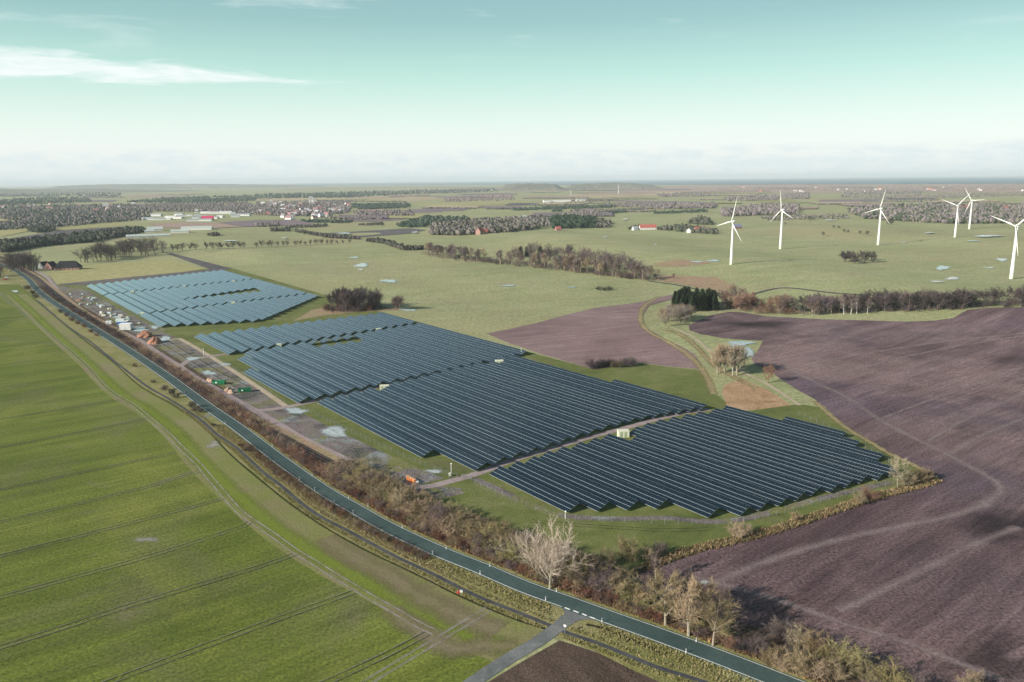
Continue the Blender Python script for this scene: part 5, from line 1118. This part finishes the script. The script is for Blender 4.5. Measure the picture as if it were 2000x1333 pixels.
def wrapped(P, rz, label, lean):
    t = thing('wrapped_pallet', label, 'pallet', P, rz, 'orange wrapped pallets by the track bend'); b = MB()
    n = 12; prof = ((0.12, .52), (.9, .58), (1.35, .55), (1.42, .45)); rings = []
    for z, r_ in prof:
        rings.append([len(b.v) + i for i in range(n)])
        for i in range(n): a = 6.283 * i / n; sq = 1 / max(abs(math.cos(a)), abs(math.sin(a))) ** .7; b.v.append((r_ * sq * math.cos(a) + lean * z, r_ * sq * math.sin(a), z))
    for A, B in zip(rings, rings[1:]):
        for i in range(n): j = (i + 1) % n; b.f.append((A[i], A[j], B[j], B[i])); b.mi.append(0)
    b.f.append(tuple(reversed(rings[0]))); b.f.append(tuple(rings[-1])); b.mi += [0, 0]; ob('bag', b.mesh('bag', 'orange_wrap'), t)
    b = MB(); b.box(-.5 + lean * 1.4, .5 + lean * 1.4, -.5, .5, 1.425, 1.5); ob('lid', b.mesh('lid', 'orange_lid'), t)
    b = MB(); b.box(-.6, .6, -.6, .6, 0, .115); ob('base', b.mesh('base', 'timber'), t)
for k, (x, y) in enumerate(((797.5, 938), (800.5, 941), (804.5, 942.5), (809, 944.5))): wrapped(G(x, y), .5, '%s of the four orange wrapped pallets by the track bend' % ['leftmost', 'second from left', 'third from left', 'rightmost'][k], (-.05, .03, .0, .05)[k])
b = MB(); b.box(-.45, .45, -.4, .4, 0, .35, 1); b.box(-.45, .45, -.4, .4, .35, .85, 0); tag(ob('crate', b.mesh('crate', ['white_paint', 'post_black']), None, G(815, 944.5), .3), 'small black and white crate right of the orange pallets', 'crate')
def mast(P, h, label, box=True):
    t = thing('camera_mast', label, 'mast', P); b = MB(); b.tube((0, 0, 0), (0, 0, h), .09, .07, 8); ob('pole', b.mesh('pole', 'white_paint'), t)
    b = MB(); b.tube((-.15, 0, h), (.25, 0, h + .05), .16, .2, 8); ob('camera_head', b.mesh('camera_head', 'white_paint'), t)
    if box:
        b = MB(); b.box(-.9, -.2, -.3, .3, .3, 1.3); ob('switch_box', b.mesh('switch_box', 'cream_paint'), t)
mast(G(881.5, 931), 4.6, 'white camera mast with switch box where the lane enters the park'); mast(G(1018, 694), 4.2, 'thin camera mast at the meadow corner of the second solar field', False); mast(G(398, 696), 4.4, 'thin camera mast where the short track enters the third field', False); mast(G(1104, 1014), 2.4, 'short post at the bend of the park fence', False)
def gate(P, rz, l, label, mat='steel_post'):
    t = thing('gate', label, 'gate', P, rz); 
    for x in (-l / 2, l / 2): b = MB(); b.box(x - .08, x + .08, -.08, .08, 0, 1.7); ob('post', b.mesh('post', mat), t)
    for z in (.25, 1.5): b = MB(); b.box(-l / 2 + .08, l / 2 - .08, -.04, .04, z - .05, z + .05); ob('bar', b.mesh('bar', mat), t)
gate(G(885, 934), .3, 2.8, 'open white gate leaf beside the camera mast'); gate(G(911, 936), -.2, 3.2, 'open white gate leaf across the lane from the mast')

# fences: posts and strands
def fence(px, label, group, sp=3.5, h=1.9):
    ln = pxline(px, sp); t = thing('fence', label, 'fence', (0, 0, 0), 0, group)
    pm = MB(); pm.box(-.04, .04, -.04, .04, 0, h + .1); pm = pm.mesh('post', 'wire')
    for p in ln: ob('post', pm, t, (p.x, p.y, hgt(p.x, p.y)))
    b = MB()
    for z in (.1, .45, .8, 1.15, 1.5, h - .05):
        for p, q in zip(ln, ln[1:]): b.tube((p.x, p.y, z), (q.x, q.y, z), .012, .012, 3, False)
    ob('wire_strands', b.mesh('wire_strands', 'wire'), t)
FG = 'wire fences of the solar park'
fence([(926, 946), (1010, 984), (1098, 1013), (1150, 1018), (1250, 1023), (1400, 1026), (1500, 1011), (1620, 979), (1744, 946)], 'wire fence along the near side of the nearest solar field', FG)
fence([(1760, 940), (1735, 905), (1690, 876), (1640, 848), (1560, 812)], 'wire fence between nearest solar field and ploughed field', FG)
fence([(876, 930), (830, 912), (740, 872), (640, 824), (590, 798)], 'wire fence along the road side of the second solar field', FG)
fence([(560, 792), (500, 750), (455, 722), (420, 700)], 'wire fence along the road side of the third solar field', FG)
fence([(322, 648), (300, 640), (225, 596), (160, 562)], 'wire fence along the road side of the farthest solar field', FG)

# ================================================================== ROADSIDE
pw = MB(); pw.hexa([(-.09, -.06, 0), (.09, -.06, 0), (.09, .06, 0), (-.09, .06, 0)], [(-.09, -.06, .95), (.09, -.06, .95), (.09, .06, 1.05), (-.09, .06, 1.05)]); pw = pw.mesh('post', 'white_paint')
pk = MB(); pk.box(-.095, .095, -.065, .065, .68, .86); pk = pk.mesh('reflector_band', 'post_black')
side_n = {0: 0, 1: 0}
for s_, px in ((0, [(1340, 1277), (1176, 1217), (1066, 1174), (938, 1123), (845, 1084), (690, 1004), (653, 984), (615, 959), (585, 939), (440, 829), (360, 768)]), (1, [(1360, 1255), (1087, 1157), (957, 1108), (872, 1074), (786, 1033), (719, 990), (681, 975), (610, 931), (532, 873), (390, 764)])):
    for k, (x, y) in enumerate(px):
        t = thing('delineator_post', '%s white delineator post from the picture bottom on the %s side of the road' % (ordn(k), ['cycle path', 'hedge'][s_]), 'post', G(x, y), .7, 'delineator posts along the road', 1.1)
        ob('body', pw, t); ob('reflector_band', pk, t)
def sign(P, rz, label, disc, mat, back, h=2.2, n=24):
    t = thing('road_sign', label, 'sign', P, rz); b = MB(); b.tube((0, 0, 0), (0, 0, h + .3), .05, .05, 6); ob('post', b.mesh('post', 'steel_post'), t)
    b = MB(); b.tube((0, -.06, h), (0, -.10, h), disc, disc, n); ob('sign_plate', b.mesh('sign_plate', mat), t)
    b = MB(); b.tube((0, -.055, h), (0, -.058, h), disc * .97, disc * .97, n); ob('back_plate', b.mesh('back_plate', back), t)
sign(G(1103, 1238), 2.6, 'white-backed sign on a post at the side road junction', .36, 'red_paint', 'white_paint', 1.9, 8)
sign(G(901, 1163), .2, 'round white sign standing beside the cycle path', .38, 'white_paint', 'white_paint', 1.1)
b = MB(); b.hexa([(-.5, -.4, 0), (.5, -.4, 0), (.5, .4, 0), (-.5, .4, 0)], [(-.35, -.1, .55), (.35, -.1, .55), (.35, .1, .6), (-.35, .1, .6)]); tag(ob('warning_board', b.mesh('warning_board', 'red_paint'), None, G(896.5, 1159), .4), 'red folded warning board lying left of the round white sign', 'board')
def car(P, rz, col, label):
    t = thing('car', label, 'car', P, rz); b = MB()
    prof = [(-2.1, .35), (-2.15, .75), (-1.95, .95), (-1.55, 1.0), (-1.15, 1.42), (.35, 1.46), (1.0, 1.0), (1.9, .85), (2.1, .65), (2.1, .35)]
    b.hexa([(x, -.85, z) for x, z in prof], [(x, .85, z) for x, z in prof]); o = ob('body', b.mesh('body', 'car_paint'), t); o.color = (*col, 1)
    b = MB(); wp = [(-1.45, 1.02), (-1.12, 1.36), (.3, 1.39), (.86, 1.02)]; b.hexa([(x, -.87, z) for x, z in wp], [(x, .87, z) for x, z in wp]); ob('window', b.mesh('window', 'window_dark'), t)
    for x in (-1.35, 1.35):
        for y in (-.8, .8): b = MB(); b.tube((x, y - .1, .33), (x, y + .1, .33), .33, .33, 12); ob('wheel', b.mesh('wheel', 'tyre_black'), t)
def road_at(px, py, off):
    q = Vector(G(px, py)[:2]); i = min(range(1, len(road) - 1), key=lambda i: (road[i] - q).length); t_ = (road[i + 1] - road[i - 1]).normalized()
    p = road[i] + Vector((t_.y, -t_.x)) * off; return Vector((p.x, p.y, .08)), math.atan2(t_.y, t_.x)
p, a = road_at(66, 564, 4.0); car(p, a, (.03, .035, .04), 'dark car on the far bend of the road, farther one')
p, a = road_at(77, 578, 1.4); car(p, a + math.pi, (.04, .05, .06), 'dark car on the far bend of the road, nearer one')
car(G(11, 547), .2, (.6, .06, .05), 'red car parked at the left edge below the road bend'); car(G(13, 543), .3, (.75, .76, .76), 'white car behind the red car at the left edge')
b = MB()

# ================================================================== GRASS TUFTS (uncountable)
def tufts(name, places, size, pal, label, blades=4):
    r = random.Random(len(places)); V = []; F = []; Cc = []
    for x, y in places:
        z = hgt(x, y); s = size * r.uniform(.6, 1.4); col = r.choice(pal); kk = r.uniform(.7, 1.25)
        for _ in range(blades):
            a = r.uniform(0, 6.283); l = s * r.uniform(.5, 1.1); k = len(V); ox, oy = x + r.uniform(-.25, .25) * size, y + r.uniform(-.25, .25) * size
            w = s * .22; V += [(ox - math.sin(a) * w, oy + math.cos(a) * w, z - .02), (ox + math.sin(a) * w, oy - math.cos(a) * w, z - .02), (ox + math.cos(a) * l * .6, oy + math.sin(a) * l * .6, z + l)]
            F.append((k, k + 1, k + 2)); Cc += [(col[0] * kk, col[1] * kk, col[2] * kk, 1)] * 3
    me = bpy.data.meshes.new(name); me.from_pydata(V, [], F); me.materials.append(MATS['tuft_mix'])
    ca = me.color_attributes.new('Col', 'FLOAT_COLOR', 'POINT'); ca.data.foreach_set('color', [c for q in Cc for c in q]); me.update()
    o = stuff(ob(name, me)); o['label'] = label; o['category'] = 'grass'
RG = random.Random(17)
def band_pts(line, w0, w1, n, px_ok=lambda x, y: True):
    out = []; N = len(line)
    while len(out) < n:
        i = RG.randrange(1, N - 1); t = (line[i + 1] - line[i - 1]).normalized(); p = line[i].lerp(line[i + 1], RG.random()) + Vector((t.y, -t.x)) * RG.uniform(w0, w1)
        x, y = pxof(Vector((p.x, p.y, 0)))
        if y < 1345 and px_ok(x, y): out.append((p.x, p.y))
    return out
near = lambda x, y: y > 800
def off_side(x, y):
    p = Vector(G(x, y)[:2]); return y > 800 and min((p - q).length for q in side) > 2.6
pts = band_pts(road, -4.6, -.5, 9000, lambda x, y: y > 830 and not (1075 < x < 1170 and y > 1180)) + band_pts(cyc, 1.2, 2.4, 3500, off_side) + band_pts(cyc, -2.4, -1.2, 5000, off_side)
tufts('verge_tufts', pts, .42, [(.24, .225, .085), (.30, .26, .125), (.18, .185, .06), (.34, .29, .16)], 'rough yellow-green grass tufts on the road verges')
pts = band_pts(road, RW + 1.2, RW + 3.0, 3000, near); tufts('dry_tufts', pts, .5, [(.22, .15, .08), (.20, .115, .065), (.16, .13, .06), (.11, .06, .045), (.33, .2, .1)], 'dry orange grass at the foot of the roadside hedge')
dl = pxline([(1240, 1116), (1300, 1093), (1350, 1075), (1425, 1058), (1500, 1039), (1575, 1015), (1650, 990), (1712, 970), (1800, 948), (1828, 938)], 3.0)
tufts('dry_tufts', band_pts(dl, -1.8, 2.2, 4500), .7, [(.26, .20, .11), (.33, .25, .14), (.24, .15, .09), (.10, .085, .05), (.16, .15, .06)], 'dry tan grass along the bank above the ploughed field')
tufts('dry_tufts', band_pts(cyc, 1.3, 2.6, 2200, lambda x, y: 420 < x < 860), .5, [(.40, .32, .20), (.34, .27, .15), (.26, .22, .10)], 'straw-coloured grass between low hedge and cycle path')

# ================================================================== HAZE
b = MB(); b.box(-61000, 61000, -3600, 47500, -6, 205)
hz = b.mesh('haze', 'white_paint'); hz.materials.clear()
mt, nt, out = newmat('haze_air'); pv = nt.nodes.new('ShaderNodeVolumePrincipled'); pv.inputs['Color'].default_value = (.84, .95, 1.0, 1); pv.inputs['Density'].default_value = 4.6e-5; pv.inputs['Anisotropy'].default_value = 0.0
nt.links.new(pv.outputs[0], out.inputs['Volume']); hz.materials.append(mt); stuff(ob('haze', hz))
